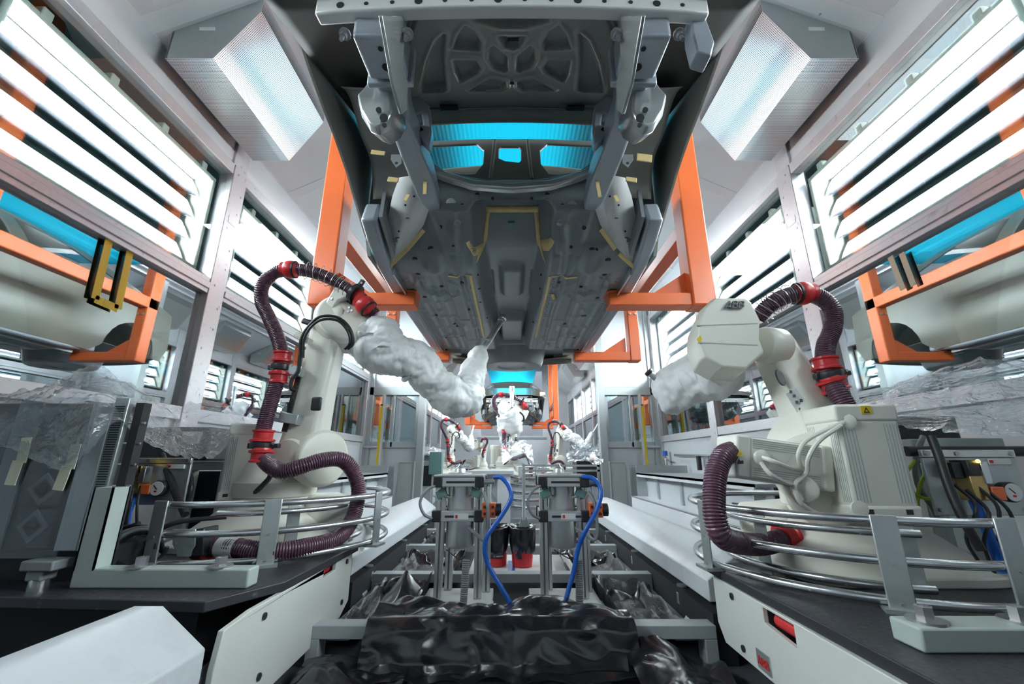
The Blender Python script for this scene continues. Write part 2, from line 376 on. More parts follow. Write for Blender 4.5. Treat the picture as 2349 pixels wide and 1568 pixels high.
# ---------------------------------------------------------------- fluorescent light boxes behind the upper windows
def light_box(y0, y1, s):
    t = thing('light_fixture', 'fluorescent light fixture with four tubes behind the glass', 'light', (s*2.4, (y0+y1)/2, 1.38))
    xs = lambda a, b: sorted((s*a, s*b)); z0, z1 = 1.40, 2.14
    q = MB(); q.box(*xs(2.66, 2.68), y0, y1, z0, z1).box(*xs(2.40, 2.68), y0, y1, z0-.02, z0).box(*xs(2.40, 2.68), y0, y1, z1, z1+.02).box(*xs(2.40, 2.68), y0-.02, y0, z0, z1).box(*xs(2.40, 2.68), y1, y1+.02, z0, z1)
    q.build('housing', 'cream_frame', t)
    f = MB(); f.box(*xs(2.37, 2.405), y0-.03, y1+.03, z1, z1+.03).box(*xs(2.37, 2.405), y0-.03, y1+.03, z0-.03, z0).box(*xs(2.37, 2.405), y0-.03, y0, z0, z1).box(*xs(2.37, 2.405), y1, y1+.03, z0, z1)
    f.build('frame', 'cream_frame', t, bevel=.008)
    n = 4; h = (z1-z0)/n
    for k in range(n):
        zc = z0+h*(k+.5)
        r = MB(); pr = [(2.43, zc-h*.5+.01), (2.60, zc-h*.12), (2.65, zc+h*.18), (2.60, zc+h*.42), (2.52, zc+h*.5-.01)]
        pts = [V((s*a, 0, b)) for a, b in pr]
        r.grid([[p+V((0, y, 0)) for p in pts] for y in (y0+.03, (y0+y1)/2, y1-.03)]).build('reflector', 'reflector', t, ang=60)
        r = MB(); r.prism([(2.43, zc-h*.5+.01), (2.60, zc-h*.12), (2.65, zc+h*.18), (2.60, zc+h*.42), (2.52, zc+h*.5-.01), (2.47, zc)], y1-.03, y1-.02, lambda a, b, e: (s*a, e, b))
        r.build('reflector_end', 'cream_frame', t)
        MB().rod((s*2.545, y0+.03, zc+.03), (s*2.545, y1-.035, zc+.03), .033, n=12).build('tube', 'tube_light', t)
    for y in np.linspace(y0+.12, y1-.12, 4):
        MB().box(*xs(2.36, 2.41), y-.025, y+.025, z1+.01, z1+.07).build('clip', 'cream_frame', t, bevel=.006)
    return t
boxes = []
for s, side in ((-1, 'left'), (1, 'right')):
    for i, (a, b) in enumerate(zip(PIL, PIL[1:])):
        if i == 0 or (s and i == 5): pass
        if i in (0, 10): continue
        boxes.append((s, side, i, light_box(a+.25, b-.14, s)))
ordn = {1: None, 2: 'largest', 3: 'second', 4: 'third', 5: 'fourth', 6: 'fifth', 7: 'sixth', 8: 'seventh', 9: 'eighth'}
for s, side, i, t in boxes:
    t['group'] = 'fluorescent light fixtures behind the %s windows' % side
    t['label'] = ('lit four-tube light fixture behind the first window on the %s, orange reflections over it' % side if i == 2 else
                  'lit four-tube light fixture behind the %s upper window counted along the %s wall' % (ordn[i], side) if i > 2 else
                  'lit four-tube light fixture in the bay beside the camera on the %s' % side)

# ---------------------------------------------------------------- perforated air diffuser hoods under the ceiling flanks
def hood(s, y0, y1):
    t = thing('air_diffuser', 'perforated air diffuser hood', 'air diffuser', (s*1.9, (y0+y1)/2, 2.45))
    A, B, D, E = (2.2, 2.45), (1.895, 2.45), (1.655, 2.85), (1.655, 2.962)
    for y, e in ((y0, .012), (y1-.012, .012)):
        MB().prism([A, B, D, E, (2.2, 2.678)], y, y+e, lambda a, b, c_: (s*a, c_, b)).build('end_plate', 'galv', t, bevel=.002)
    MB().box(*sorted((s*2.19, s*2.2)), y0, y1, 2.45, 2.675).build('back_plate', 'galv', t)
    for nm, p, q_ in (('bottom_face', A, B), ('sloped_face', B, D), ('inner_face', D, E)):
        m = MB(); L = math.hypot(p[0]-q_[0], p[1]-q_[1])
        m.face([(s*p[0], y0, p[1]), (s*q_[0], y0, q_[1]), (s*q_[0], y1, q_[1]), (s*p[0], y1, p[1])])
        o = m.build(nm, 'perforated', t, flat=True, solid=.002)
        uv = o.data.uv_layers.new(name='UVMap')
        for lp in o.data.loops:
            c_ = o.data.vertices[lp.vertex_index].co
            uv.data[lp.index].uv = (c_.y, math.hypot(abs(c_.x)-p[0], c_.z-p[1]))
    if s > 0: MB().tube([(2.0, y0-.03, 2.78), (2.0, y0-.05, 2.86), (1.95, y0-.03, 2.9)], .008).build('hook', 'bolt_steel', t)
    MB().box(*sorted((s*1.93, s*2.03)), y0-.004, y0, 2.68, 2.71).build('rating_plate', 'white_label', t)
    return t
for s, side in ((-1, 'left'), (1, 'right')):
    for k, y in enumerate((2.03, 6.75, 8.6, 10.5, 12.4)):
        if k < 1: h0 = hood(s, y, y+.93); h0['label'] = 'large perforated metal air diffuser beside the car nose, upper %s' % side
        else: dup(h0, h0.location+V((0, y-2.03, 0)), 'small perforated air diffuser far down the %s ceiling flank, number %d from the front' % (side, k+1))
    for o in C.objects:
        if o.get('category') == 'air diffuser': o['group'] = 'air diffusers under the ceiling'
enlarge([o for o in C.objects if o.type in ('MESH', 'EMPTY')]); PITS = -.86
# ================================================================ car body-in-white, carried nose first towards the camera
def F(x, y):
    """underside height of the floor pressing (numpy)"""
    x = np.asarray(x, float); y = np.asarray(y, float); a = np.abs(x); z = 1.20+0*a*y
    z = z+.22*sm((2.52-y)/.42)+(.12+.06*sm((a-.1)/.35))*sm((2.12-y)/.10)
    tw = .26-.028*(y-2.2)
    z = z+.19*sm((tw-a)/.085)*sm((4.55-y)/.08)*sm((y-2.07)/.07)-.05*sm((.10-a)/.04)*sm((y-2.75)/.05)*sm((3.35-y)/.1)-.09*sm((.13-a)/.03)*sm((y-3.75)/.05)*sm((4.5-y)/.05)
    w_ = (a-.47)/.34-(y-1.93)/.6
    z = z+.30*sm(w_/.55)
    on = sm((y-2.5)/.1)*sm((4.45-y)/.06)
    z = z-.030*sm((.058-np.abs(a-.405))/.016)*on
    for c, h, wd in ((.335, .010, .022), (.50, .012, .03), (.575, .010, .024), (.665, .014, .03)):
        z = z+h*sm((wd-np.abs(a-c))/.012)*on*(1-sm((.05-np.abs(y-3.05))/.03))*(1-sm((.05-np.abs(y-3.7))/.03))
    for yc in (2.78, 3.4, 4.02): z = z-.008*sm((.03-np.abs(y-yc))/.012)*sm((a-.27)/.02)*sm((.72-a)/.02)
    for xc, yc, wx, wy in ((.56, 2.95, .06, .10), (.46, 3.6, .05, .09), (.58, 3.95, .06, .07), (.36, 4.2, .04, .08), (.60, 3.25, .03, .05)):
        z = z-.012*sm((wx-np.abs(a-xc))/.02)*sm((wy-np.abs(y-yc))/.02)
    tb = sm((y-2.10)/.04)*sm((2.56-y)/.05)
    z = z-.014*sm((.024-np.abs(a-.33))/.012)*tb-.012*sm((.02-np.abs(a-.43+.25*(y-2.3)))/.01)*tb+.016*sm((.055-np.hypot(a-.37, (y-2.24)))/.012)-.018*sm((.03-np.abs(y-2.34))/.014)*sm((a-.27)/.02)*sm((.6-a)/.02)
    z = z-.022*sm((.035-np.abs(y-2.10))/.016)*sm((.48-a)/.03)+.012*sm((.05-np.abs(a-.15))/.014)*sm((.022-np.abs(y-2.045))/.01)
    z = z-.016*sm((.018-np.abs(np.hypot(a-.52, y-2.72)-.16))/.01)*sm((y-2.58)/.02)+.014*sm((.045-np.abs(a-.19))/.012)*sm((.35-np.abs(y-3.2))/.02)*1.
    z = z-.05*sm((.09-np.hypot(a-.50, (y-2.42)*.8))/.06)                        # swelling ahead of the seat rails
    z = z+.15*sm((y-4.47)/.16)-.22*sm((.36-np.hypot(x*.8, y-5.08))/.08)+.02*sm((.2-np.hypot(x, y-5.08))/.05)
    z = z-.05*sm((.04-np.abs(y-4.62))/.02)
    return z
def hit(px, py, lo=1.5):
    """pixel ray onto the floor pressing"""
    d = at(px, py, Y=1.); t = lo
    while t < 6:
        p = d*t
        if p.z >= float(F(p.x, p.y)): break
        t += .004
    return p
def strip(mb, pts, wd, off=.008):
    P = resample([V(p) for p in pts], .02) if len(pts) > 1 else pts
    if (P[-1]-V(pts[-1])).length > .004: P.append(V(pts[-1]))
    A = []
    for i, p in enumerate(P):
        t = P[min(i+1, len(P)-1)]-P[max(i-1, 0)]; n = V((t.y, -t.x, 0)).normalized()*wd/2; jw = 1+.06*math.sin(i*1.7)
        row = []
        for q in (p-n*jw, p+n*jw):
            row.append(V((q.x, q.y, float(F(q.x, q.y))-off)))
        A.append(row)
    mb.grid(A); return mb
def boxpath(mb, P, WH):
    R = []
    for i, p in enumerate(P):
        p = V(p); a, b = V(P[max(0, i-1)]), V(P[min(len(P)-1, i+1)]); d = (b-a).normalized(); r = d.cross(V((0, 0, 1))).normalized(); u = r.cross(d); w_, h_ = WH[i]
        R.append([p-r*w_/2-u*h_/2, p+r*w_/2-u*h_/2, p+r*w_/2+u*h_/2, p-r*w_/2+u*h_/2])
    return mb.rings(R)
car = thing('car_body', 'near grey car body overhead, hood underside and taped floor seen from below', 'car body', (0, 3.3, 1.0))
def hz(y): return 1.70+.36*(y-1.2)
X_, Y_ = np.meshgrid(np.linspace(-.79, .79, 170), np.linspace(2.02, 5.52, 300), indexing='ij')
floor_pan = MB().grid(np.stack([X_, Y_, F(X_, Y_)], -1)).build('floor_pan', 'ecoat', car, solid=.003, ang=80)
# tape
M2 = lambda x: 2349-x
def tape(pts, wd, lo=1.5): strip(MB(), [hit(*p, lo) for p in pts], wd).build('masking_tape', 'tape', car, solid=.0015)
for pts, wd in (([(1114, 477), (1236, 477)], .030), ([(1119, 480), (1113, 545), (1108, 565), (1094, 592)], .026), ([(1230, 480), (1236, 556), (1248, 596)], .026), ([(1073, 551), (1108, 562)], .024), ([(1240, 558), (1267, 549)], .024),
                ([(1028, 630), (1084, 630)], .014), ([(1079, 631), (1110, 772)], .022), ([(1263, 632), (1325, 632)], .014), ([(1262, 632), (1229, 772)], .022),
                ([(893, 612), (905, 642)], .020), ([(1450, 612), (1447, 636)], .020),
                ([(937, 668), (985, 785)], .012), ([(1412, 668), (1362, 785)], .012), ([(1267, 672), (1272, 683)], .03)):
    tape(pts, wd)
K = 3.789
for x, y, r in ((487, 33, .017), (350, 128, .02), (375, 255, .017), (745, 338, .024), (430, 455, .021), (580, 365, .014), (810, 568, .02), (545, 618, .024), (720, 710, .014), (615, 808, .018), (970, 638, .014), (690, 690, .016),
                (1887, 43, .017), (2025, 137, .02), (1995, 262, .017), (1612, 330, .024), (1930, 462, .021), (1790, 370, .014), (1815, 620, .024), (1645, 690, .018), (1730, 812, .018), (1380, 675, .014), (1450, 265, .011), (1440, 385, .011), (890, 265, .011), (905, 385, .011), (915, 500, .011)):
    p = hit(860+x/K, 560+y/K); MB().lathe([(r, -.004), (r, .003), (r*.7, .006)], p, (0, 0, -1), 16).build('grommet', 'black_rubber', car)
q = MB()
for s in (-1, 1):
    for i in range(44):
        y = 2.62+i*.042; x = s*(.286-.012*(y-2.6)+.008*(i % 2)); disc(q, (x, y, float(F(x, y))-.001), (0, 0, -1), .005, .004, 6)
    for i in range(30):
        y = 2.6+i*.06; x = s*.72; disc(q, (x, y, float(F(x, y))-.001), (0, 0, -1), .005, .004, 6)
q.build('weld_studs', 'ecoat_light', car)['kind'] = 'stuff'
for px, py, r in ((1095, 446, 6), (1175, 430, 7), (1255, 446, 6), (1060, 470, 5), (1290, 470, 5), (1010, 520, 6), (1340, 522, 6), (985, 570, 5), (1368, 572, 5), (1040, 565, 5), (1310, 566, 5), (1130, 455, 4), (1220, 455, 4)):
    p = hit(px, py, 1.2); MB().lathe([(r*.0022, -.002), (r*.0022, .004)], p, (0, -.6, -.8), 12).build('hole', 'dark_void', car)
for px, py in ((1135, 545), (1213, 545)):
    p = hit(px, py); MB().lathe([(.018, 0), (.018, .004)], p, (0, -.5, -1)).build('tunnel_hole', 'dark_void', car)
# small cyan plate painted as the lit blue sheet seen through a tunnel-head hole
p = hit(1173, 508); MB().cbox((0, 0, 0), (.046, .042, .004), Matrix.Translation(p+V((0, -.004, -.004))) @ Matrix.Rotation(math.radians(50), 4, 'X')).build('see_through_patch', 'cyan_see_through', car, bevel=.006)
for s in (-1, 1):
    for k, z in ((0, 1.0), (1, 1.0)): pass
    # sill, pinch flange, sill trim
    q = MB(); boxpath(q, [(s*.80, 2.05, 1.36), (s*.805, 2.2, 1.30), (s*.815, 2.4, 1.26), (s*.83, 2.8, 1.25), (s*.835, 4.3, 1.25), (s*.81, 4.6, 1.28)], [(.09, .16)]*6); q.build('sill', 'rail_blue', car, bevel=.02, seg=3)
    q = MB(); boxpath(q, [(s*.765, 2.45, 1.175), (s*.765, 4.45, 1.175)], [(.012, .05)]*2); q.build('pinch_flange', 'ecoat_light', car)
    # front rail: crash box, rail, rear run under the floor
    q = MB(); boxpath(q, [(s*.475, 1.09, 1.50), (s*.478, 1.27, 1.50)], [(.165, .17), (.15, .16)]); cb = q.build('crash_box', 'rail_blue', car, bevel=.014, seg=3)
    MB().lathe([(.017, 0), (.017, .002)], (s*.47, 1.21, 1.4185), (0, 0, -1)).build('hole', 'dark_void', cb); MB().lathe([(.009, 0), (.009, .002)], (s*.47, 1.135, 1.414), (0, 0, -1)).build('hole', 'dark_void', cb)
    for dx in (-.11, .11): MB().lathe([(.02, 0), (.02, .01), (.012, .012), (.012, .035), (.007, .036), (.007, .06)], (s*.475+dx, 1.10, 1.44), (0, -.4, -1), 10).build('bolt', 'bolt_steel', cb)
    q = MB(); boxpath(q, [(s*.478, 1.275, 1.505), (s*.478, 1.30, 1.505)], [(.18, .18)]*2); q.build('flange', 'rail_blue', car, bevel=.006)
    q = MB(); boxpath(q, [(s*.485, 1.30, 1.50), (s*.50, 1.5, 1.50), (s*.495, 1.7, 1.50), (s*.478, 1.86, 1.475), (s*.462, 1.98, 1.43), (s*.452, 2.07, 1.42), (s*.445, 2.13, 1.44)], [(.12, .14), (.10, .13), (.11, .13), (.12, .12), (.11, .10), (.08, .07), (.04, .04)])
    q.build('front_rail', 'rail_blue', car, bevel=.016, seg=3)
    q = MB()
    o_ = [(820.6, 228), (830, 268), (851.5, 303), (871.5, 311), (897, 295), (910, 268), (905, 204), (892, 171), (865, 171), (835, 214)]
    fr = [at(x, y, Y=1.36) for x, y in o_]; bk = [V((p.x*.98, 1.47, p.z+.05)) for p in fr]
    if s > 0: fr = [V((-p.x, p.y, p.z)) for p in fr]; bk = [V((-p.x, p.y, p.z)) for p in bk]
    ct = sum(fr, V())/len(fr); fr2 = [ct+(p-ct)*.86+V((0, -.035, -.005)) for p in fr]
    q.rings([bk, fr, fr2]); hb = q.build('mount_bracket', 'ecoat_light', car, bevel=.008, seg=3)
    for x, y, r in ((869.4, 253, .011), (881, 271, .016), (882, 288, .009)):
        p = at(x, y, Y=1.318); MB().lathe([(r, 0), (r, .005)], (-s*p.x if s > 0 else p.x, p.y, p.z), (0, -1, -.2)).build('hole', 'dark_void', hb)
    pl = [(867.5, 35), (922, 37.5), (925, 48), (916, 150), (929, 187.5), (926.5, 252), (916, 262.5), (894, 187.5), (884, 128)]
    pts = [at(x, y, X=-.395) for x, y in pl]
    q = MB().plate([(p.y, p.z) for p in pts], [[(1.0+.02*math.cos(a), 1.50+.035*math.sin(a)) for a in np.linspace(0, 6.28, 12)[:-1]]] if False else [], lambda a, b, e: (-s*(-.395+e) if s > 0 else (-.395+e), a, b), .012)
    q.build('rail_side_plate', 'ecoat_light', car, bevel=.003)
    # wheelhouse shell and strut tower
    a = np.linspace(1.15, math.pi-.42, 22); xs_ = np.linspace(.53, .80, 12)
    G = np.array([[(s*x, 1.70-.40*math.cos(t), 1.30+.40*math.sin(t)+.03*math.sin(6*t)*((x-.53)/.27)) for t in a] for x in xs_]); MB().grid(G).build('wheelhouse', 'primer', car, solid=.004, ang=60)
    q = MB().plate([(1.18, 1.52), (1.35, 1.50), (1.45, 1.64), (1.95, 1.64), (2.1, 1.45), (2.2, 1.62), (2.2, 1.92), (1.3, 1.84)], [], lambda a, b, e: (s*(.55+e), a, b), .006); q.build('inner_wing', 'primer', car)
    # silver toe-board side with mastic specks
    pts = [(985, 428), (984, 480), (972, 515), (940, 562), (897, 607), (880, 590), (885, 520), (900, 450), (915, 408), (960, 400)]; tsp = MB().plate([(x if s < 0 else M2(x), y) for x, y in pts], [], lambda a, b, e: at(a, b, Y=1.88+(b-405)*.00266)).build('toe_side_panel', 'silver_panel', car, solid=.006, ang=60)
    for px, py in ((930, 470), (915, 530), (905, 560), (950, 450)): p = at(px if s < 0 else M2(px), py, Y=1.87+(py-405)*.00266); MB().lathe([(.006, 0), (.006, .003)], p, (0, -.7, -.7), 8).build('hole', 'dark_void', tsp)
    for px, py in ((912, 545), (935, 500)): MB().cbox(at(px if s < 0 else M2(px), py, Y=1.868+(py-405)*.00266), (.02, .004, .006)).build('mastic_speck', 'logo_ink', tsp)
    MB().plate([(928, 228), (960, 218), (984, 240), (990, 300), (984, 335), (962, 312), (945, 268)], [[(952, 262), (966, 258), (970, 285), (960, 290)]], lambda a, b, e: at(a if s < 0 else M2(a), b, Y=1.64)+V((0, e, 0)), .06).build('strut_bracket', 'rail_blue', car, bevel=.008); q = MB()
    X2, Y2 = np.meshgrid(np.linspace(.55, .885, 8), np.linspace(1.05, 2.26, 14), indexing='ij'); MB().grid(np.stack([s*X2, Y2, np.minimum(hz(Y2), 1.97)-.075+0*X2], -1)).build('liner_light_shield', 'dark_liner', car, solid=.004)  # dark liner, added to keep blue sheet light out of the fender
    MB().box(*sorted((s*.70, s*.89)), 2.25, 2.262, 1.28, 1.95).build('wing_light_stop', 'primer', car)  # added plate blocking light into the fender cavity from behind
    # lugs, tags
    q.plate([(0, 0), (.05, 0), (.055, .05), (.03, .075), (0, .03)], [[(.03+.009*math.cos(t), .05+.009*math.sin(t)) for t in np.linspace(0, 6.28, 9)[:-1]]], lambda a, b, e: (s*(.60-a), 1.72+e, 1.46-b), .004); q.build('lug', 'galv', car)
for px, py, w_, h_ in ((867, 350, 32, 11), (1478, 362, 34, 20), (902, 412, 24, 12), (1448, 412, 24, 12)):
    p = at(px, py, Y=1.78); MB().cbox((0, 0, 0), (w_*2.2/950, .006, h_*2.2/950), Matrix.Translation(p) @ Matrix.Rotation(.15, 4, 'Y')).build('masking_tape', 'tape', car, bevel=.003)
for pts in ([(977, 385), (974, 445)], [(1367, 400), (1376, 452)]):
    P = [at(*p, Y=1.86) for p in pts]; MB().bar(P[0], P[1], .018, .004, (0, 1, 0)).build('masking_tape', 'tape', car)
for pts in ([(972, 528), (938, 568), (893, 612)], [(1378, 526), (1411, 572)], [(1420, 582), (1453, 612)]):
    P = [at(x, y, Y=1.86+(y-405)*.00266) for x, y in pts]; q = MB()
    for a, b in zip(P, P[1:]): q.bar(a, b, .024, .004, (0, 1, .6))
    q.build('masking_tape', 'tape', car)
for px, py, r in ((933, 453, .4), (1414, 455, -.4)):
    p = at(px, py, Y=1.95); MB().cbox((0, 0, 0), (.018, .004, .04), Matrix.Translation(p) @ Matrix.Rotation(r, 4, 'Y')).build('masking_tape', 'tape', car)
# bumper beam
q = MB(); xs_ = np.linspace(-.69, .69, 15); boxpath(q, [(x, 1.073+.05*x*x, 1.555) for x in xs_], [(.046, .11)]*15); bb = q.build('bumper_beam', 'beam_white', car, bevel=.008)
for k in range(14):
    x = -.6+.092*k; MB().lathe([(.008 if k % 3 else .014, 0), (.008 if k % 3 else .014, .002)], (x, 1.0505+.05*x*x, 1.53), (0, -1, 0), 10).build('hole', 'dark_void', bb)
q = MB().plate([(1585, 25), (1612, 20), (1640, 96), (1632, 128), (1600, 118), (1588, 70)], [], lambda a, b, e: at(a, b, Y=1.10)+V((0, e, 0)), .07); q.build('end_bracket', 'rail_blue', car, bevel=.006)
# hood: pressed inner panel
def hp(px, py):
    d = at(px, py, Y=1.); t = 1.268/(d.z-.36*d.y); return (d.x*t, d.y*t)
PK = [[(1132.7, 104), (1162, 129), (1163.5, 158), (1154, 163), (1135, 155), (1122, 134), (1123, 112)], [(1068, 58), (1087, 70), (1100.6, 94), (1098, 112.5), (1041.6, 108.5), (1052, 78)],
      [(1040, 137), (1090, 137), (1100.6, 153), (1092.5, 166), (1055, 186), (1044, 166)], [(1019, 76), (1016, 134), (1021.5, 203.6), (1015, 207.6), (969, 209), (966.6, 198), (980, 139), (1001.5, 91)],
      [(1124.7, 179.5), (1159.5, 185), (1161, 198), (1149, 206), (1079, 205)]]
PK += [[(M2(x), y) for x, y in p] for p in PK]+[[(1098, 29), (1140, 18), (1209, 18), (1251, 29), (1258, 45), (1205, 60), (1144, 60), (1091, 45)], [(1146, 82), (1203, 82), (1188, 105), (1175, 111), (1160, 105)]]
X_, Y_ = np.meshgrid(np.linspace(-.66, .66, 230), np.linspace(1.10, 1.96, 170), indexing='ij')
def sdf(P):
    P = np.array(P); d = np.full(X_.shape, 1e9); ins = np.zeros(X_.shape, bool); n = len(P)
    for i in range(n):
        a, b = P[i], P[(i+1) % n]; e = b-a; wx, wy = X_-a[0], Y_-a[1]; t = np.clip((wx*e[0]+wy*e[1])/(e@e), 0, 1)
        d = np.minimum(d, np.hypot(wx-e[0]*t, wy-e[1]*t)); c1 = (a[1] <= Y_) != (b[1] <= Y_)
        with np.errstate(divide='ignore', invalid='ignore'): ins ^= c1 & (X_ < (b[0]-a[0])*(Y_-a[1])/(b[1]-a[1])+a[0])
    return np.where(ins, -d, d)
Z_ = hz(Y_)+0*X_
for p in PK: dd = sdf([hp(*q_) for q_ in p]); Z_ += .034*sm((.006-dd)/.014); Z_ -= .010*sm((.016-np.abs(dd-.012))/.012)
for r in ([(948, 28), (925, 80), (916, 130), (918, 200), (926, 225)], [(957, 30), (938, 80), (930, 130), (932, 200), (938, 215)]):
    for sgn in (0, 1):
        pp = [hp(M2(x) if sgn else x, y) for x, y in r]; dd = np.full(X_.shape, 1e9)
        for a, b in zip(pp, pp[1:]):
            a, b = np.array(a), np.array(b); e = b-a; t = np.clip(((X_-a[0])*e[0]+(Y_-a[1])*e[1])/(e@e), 0, 1); dd = np.minimum(dd, np.hypot(X_-a[0]-e[0]*t, Y_-a[1]-e[1]*t))
        Z_ += .02*sm((.012-dd)/.01)
Z_ -= .012*sm((.03-np.abs(Y_-1.93))/.02)
hd = MB().grid(np.stack([X_, Y_, Z_], -1)).build('hood_inner_panel', 'hood_primer', car, ang=80)
for px, py in ((1177, 89), (1177, 189)): a = hp(px, py); MB().cbox((a[0], a[1], hz(a[1])-.004), (.05, .016, .004)).build('slot', 'dark_void', hd, bevel=.006)
X2, Y2 = np.meshgrid(np.linspace(-.885, .885, 28), np.linspace(.98, 1.99, 18), indexing='ij'); MB().grid(np.stack([X2, Y2-.05*(1-(X2/.8)**2)*(Y2 < 1.1), np.minimum(hz(Y2)+.05, 2.04)-.07*(X2/.88)**6-.0*Y2], -1)).build('hood_skin', 'body_beige', car, solid=.003)
# cowl, dash cross member with see-through openings, firewall beam
q = MB(); X2, Y2 = np.meshgrid(np.linspace(-.68, .68, 30), np.linspace(0, 1, 8), indexing='ij')
MB().grid(np.stack([X2, 1.93+.13*Y2-.03*np.cos(X2*2), 1.93+.03*Y2+.02*np.sin(Y2*6)-.03*X2**2], -1)).build('cowl', 'primer', car, solid=.006)
for px, py in ((1030, 246), (1320, 247)): p = at(px, py, Z=1.915); MB().cbox(p, (.10, .03, .012)).build('drain_slot', 'dark_void', car)
L_ = [(983, 362), (988, 334), (1093, 329), (1110, 345), (1108, 375), (1090, 398), (1070, 400), (1030, 396), (1000, 378)]
Cn = [(1144, 342), (1150, 336), (1190, 336), (1195, 342), (1195, 368), (1190, 372), (1160, 369), (1144, 362)]
g_ = lambda P: [(at(x, y, Y=2.22).x, at(x, y, Y=2.22).z) for x, y in P]
outl = [(930, 318), (985, 323), (1100, 318), (1250, 318), (1365, 323), (1420, 318), (1425, 400), (1380, 420), (1280, 452), (1070, 452), (965, 420), (925, 400)]
q = MB().plate(g_(outl), [g_(L_), g_([(M2(x), y) for x, y in L_]), g_(Cn)], lambda a, b, e: (a, 2.22+e, b), .02); q.build('dash_panel', 'primer', car, bevel=.005)
q = MB(); boxpath(q, [tuple(at(x, y, Y=1.985)) for x, y in ((972, 384), (1020, 405), (1085, 425), (1175, 432), (1264, 425), (1330, 405), (1377, 384))], [(.05, .045)]*7); q.build('cowl_bar', 'ecoat_light', car, bevel=.012, seg=3)
for px in (1145, 1200): MB().tube([at(px-10, 322, Y=2.2), at(px-14, 360, Y=2.19), at(px-20, 410, Y=2.18)] if px < 1170 else [at(px+10, 322, Y=2.2), at(px+14, 360, Y=2.19), at(px+20, 410, Y=2.18)], .012).build('dash_rib', 'primer', car)
for s in (-1, 1):      # oval holes in the toe boards with bright liner
    p = hit(1035 if s < 0 else 1312, 466 if s < 0 else 472); MB().lathe([(.03, 0), (.03, .004)], p, (0, -.75, -.65), 20).build('pedal_hole', 'mirror_metal', car)
    p = hit(1050 if s < 0 else 1285, 510); MB().lathe([(.022, 0), (.022, .006), (.012, .007), (.012, .012)], p, (0, -.5, -.85), 16).build('bushing', 'ecoat_light', car)
    MB().plate([(2.02, 1.3), (2.3, 1.2), (2.35, 1.9), (2.1, 1.95)], [], lambda a, b, e: (s*(.72+e), a, b), .02).build('hinge_pillar', 'ecoat', car)
# outer body: fenders, sides, roof, tail
def side_x(z, y):
    x = .90-.33*max(0, (z-1.95)/.45)**1.4-.05*max(0, (1.5-z)/.35)**2
    if y < 1.4: x -= .20*((1.4-y)/.45)**2
    if y > 4.9: x -= .12*((y-4.9)/.75)**2
    return x
def curved(mb, s):
    bm = mb.bm
    for n, vals in ((V((0, 0, 1)), np.linspace(1.25, 2.4, 12)), (V((0, 1, 0)), np.linspace(1.1, 5.6, 16))):
        for v_ in vals: bmesh.ops.bisect_plane(bm, geom=bm.verts[:]+bm.edges[:]+bm.faces[:], plane_co=n*float(v_), plane_no=n)
    for v_ in bm.verts: v_.co.x = s*(side_x(v_.co.z, v_.co.y)+v_.co.x)
    return mb
for s in (-1, 1):
    f = lambda a, b, e: (e, a, b)
    q = MB().plate([(1.0, 1.66), (1.0, 1.76), (1.3, 1.80), (1.6, 1.88), (2.1, 1.98), (2.28, 1.98), (2.28, 1.30), (2.24, 1.317), (2.1, 1.42), (1.94, 1.516), (1.75, 1.59), (1.607, 1.625), (1.43, 1.687), (1.34, 1.73), (1.2, 1.72)], [], f, .012)
    curved(q, s).build('fender', 'fender_inner', car, ang=50)
    arch = [(4.97+.36*math.cos(t), 1.30+.36*math.sin(t)) for t in np.linspace(0, math.pi, 12)]
    q = MB().plate([(2.29, 1.2), (2.29, 1.98), (2.45, 2.02), (3.0, 2.36), (3.6, 2.42), (4.4, 2.36), (5.1, 2.04), (5.55, 1.96), (5.62, 1.5), (5.5, 1.3)]+arch+[(4.5, 1.2)],
                   [[(2.42, 1.98), (2.98, 2.31), (3.5, 2.35), (3.55, 1.99)], [(3.68, 1.99), (3.66, 2.35), (4.2, 2.31), (4.6, 2.12), (4.62, 2.0)]], f, .02)
    curved(q, s).build('body_side', 'body_beige', car, ang=50)
    q = MB().box(-.002, .003, 3.585, 3.595, 1.3, 1.97).box(-.002, .003, 2.29, 2.3, 1.28, 1.95); curved(q, s).build('door_gap', 'dark_void', car)
    q = MB().box(-.004, .004, 3.36, 3.52, 1.86, 1.885); curved(q, s).build('handle_recess', 'dark_void', car)
    q = MB().plate([(2.38, 2.0), (2.46, 1.86), (2.7, 1.88), (2.64, 2.0)], [[(2.42, 1.98), (2.48, 1.885), (2.66, 1.9), (2.61, 1.98)]], lambda a, b, e: (e-.003, a, b), .002); curved(q, s).build('masking_tape', 'tape', car)
    q = MB(); q.grid(np.array([[(s*x, 4.97+.37*math.cos(t), 1.30+.37*math.sin(t)) for t in np.linspace(0, math.pi, 16)] for x in (.55, .88)])).build('rear_wheelhouse', 'primer', car, solid=.004)
X2, Y2 = np.meshgrid(np.linspace(-.62, .62, 20), np.linspace(2.95, 4.42, 14), indexing='ij'); MB().grid(np.stack([X2, Y2, 2.43-.05*(X2/.62)**2-.05*np.abs((Y2-3.6)/.8)**2], -1)).build('roof', 'body_beige', car, solid=.01)
X2, Y2 = np.meshgrid(np.linspace(-.74, .74, 16), np.linspace(5.05, 5.6, 8), indexing='ij'); MB().grid(np.stack([X2, Y2, 2.04-.15*(Y2-5.05)-.05*(X2/.74)**2], -1)).build('trunk_lid', 'body_beige', car, solid=.01)
X2, Z2 = np.meshgrid(np.linspace(-.80, .80, 20), np.linspace(1.26, 1.97, 10), indexing='ij'); MB().grid(np.stack([X2, 5.62-.15*(X2/.8)**2-.1*np.abs(Z2-1.6), Z2], -1)).build('tail_panel', 'body_beige', car, solid=.01)
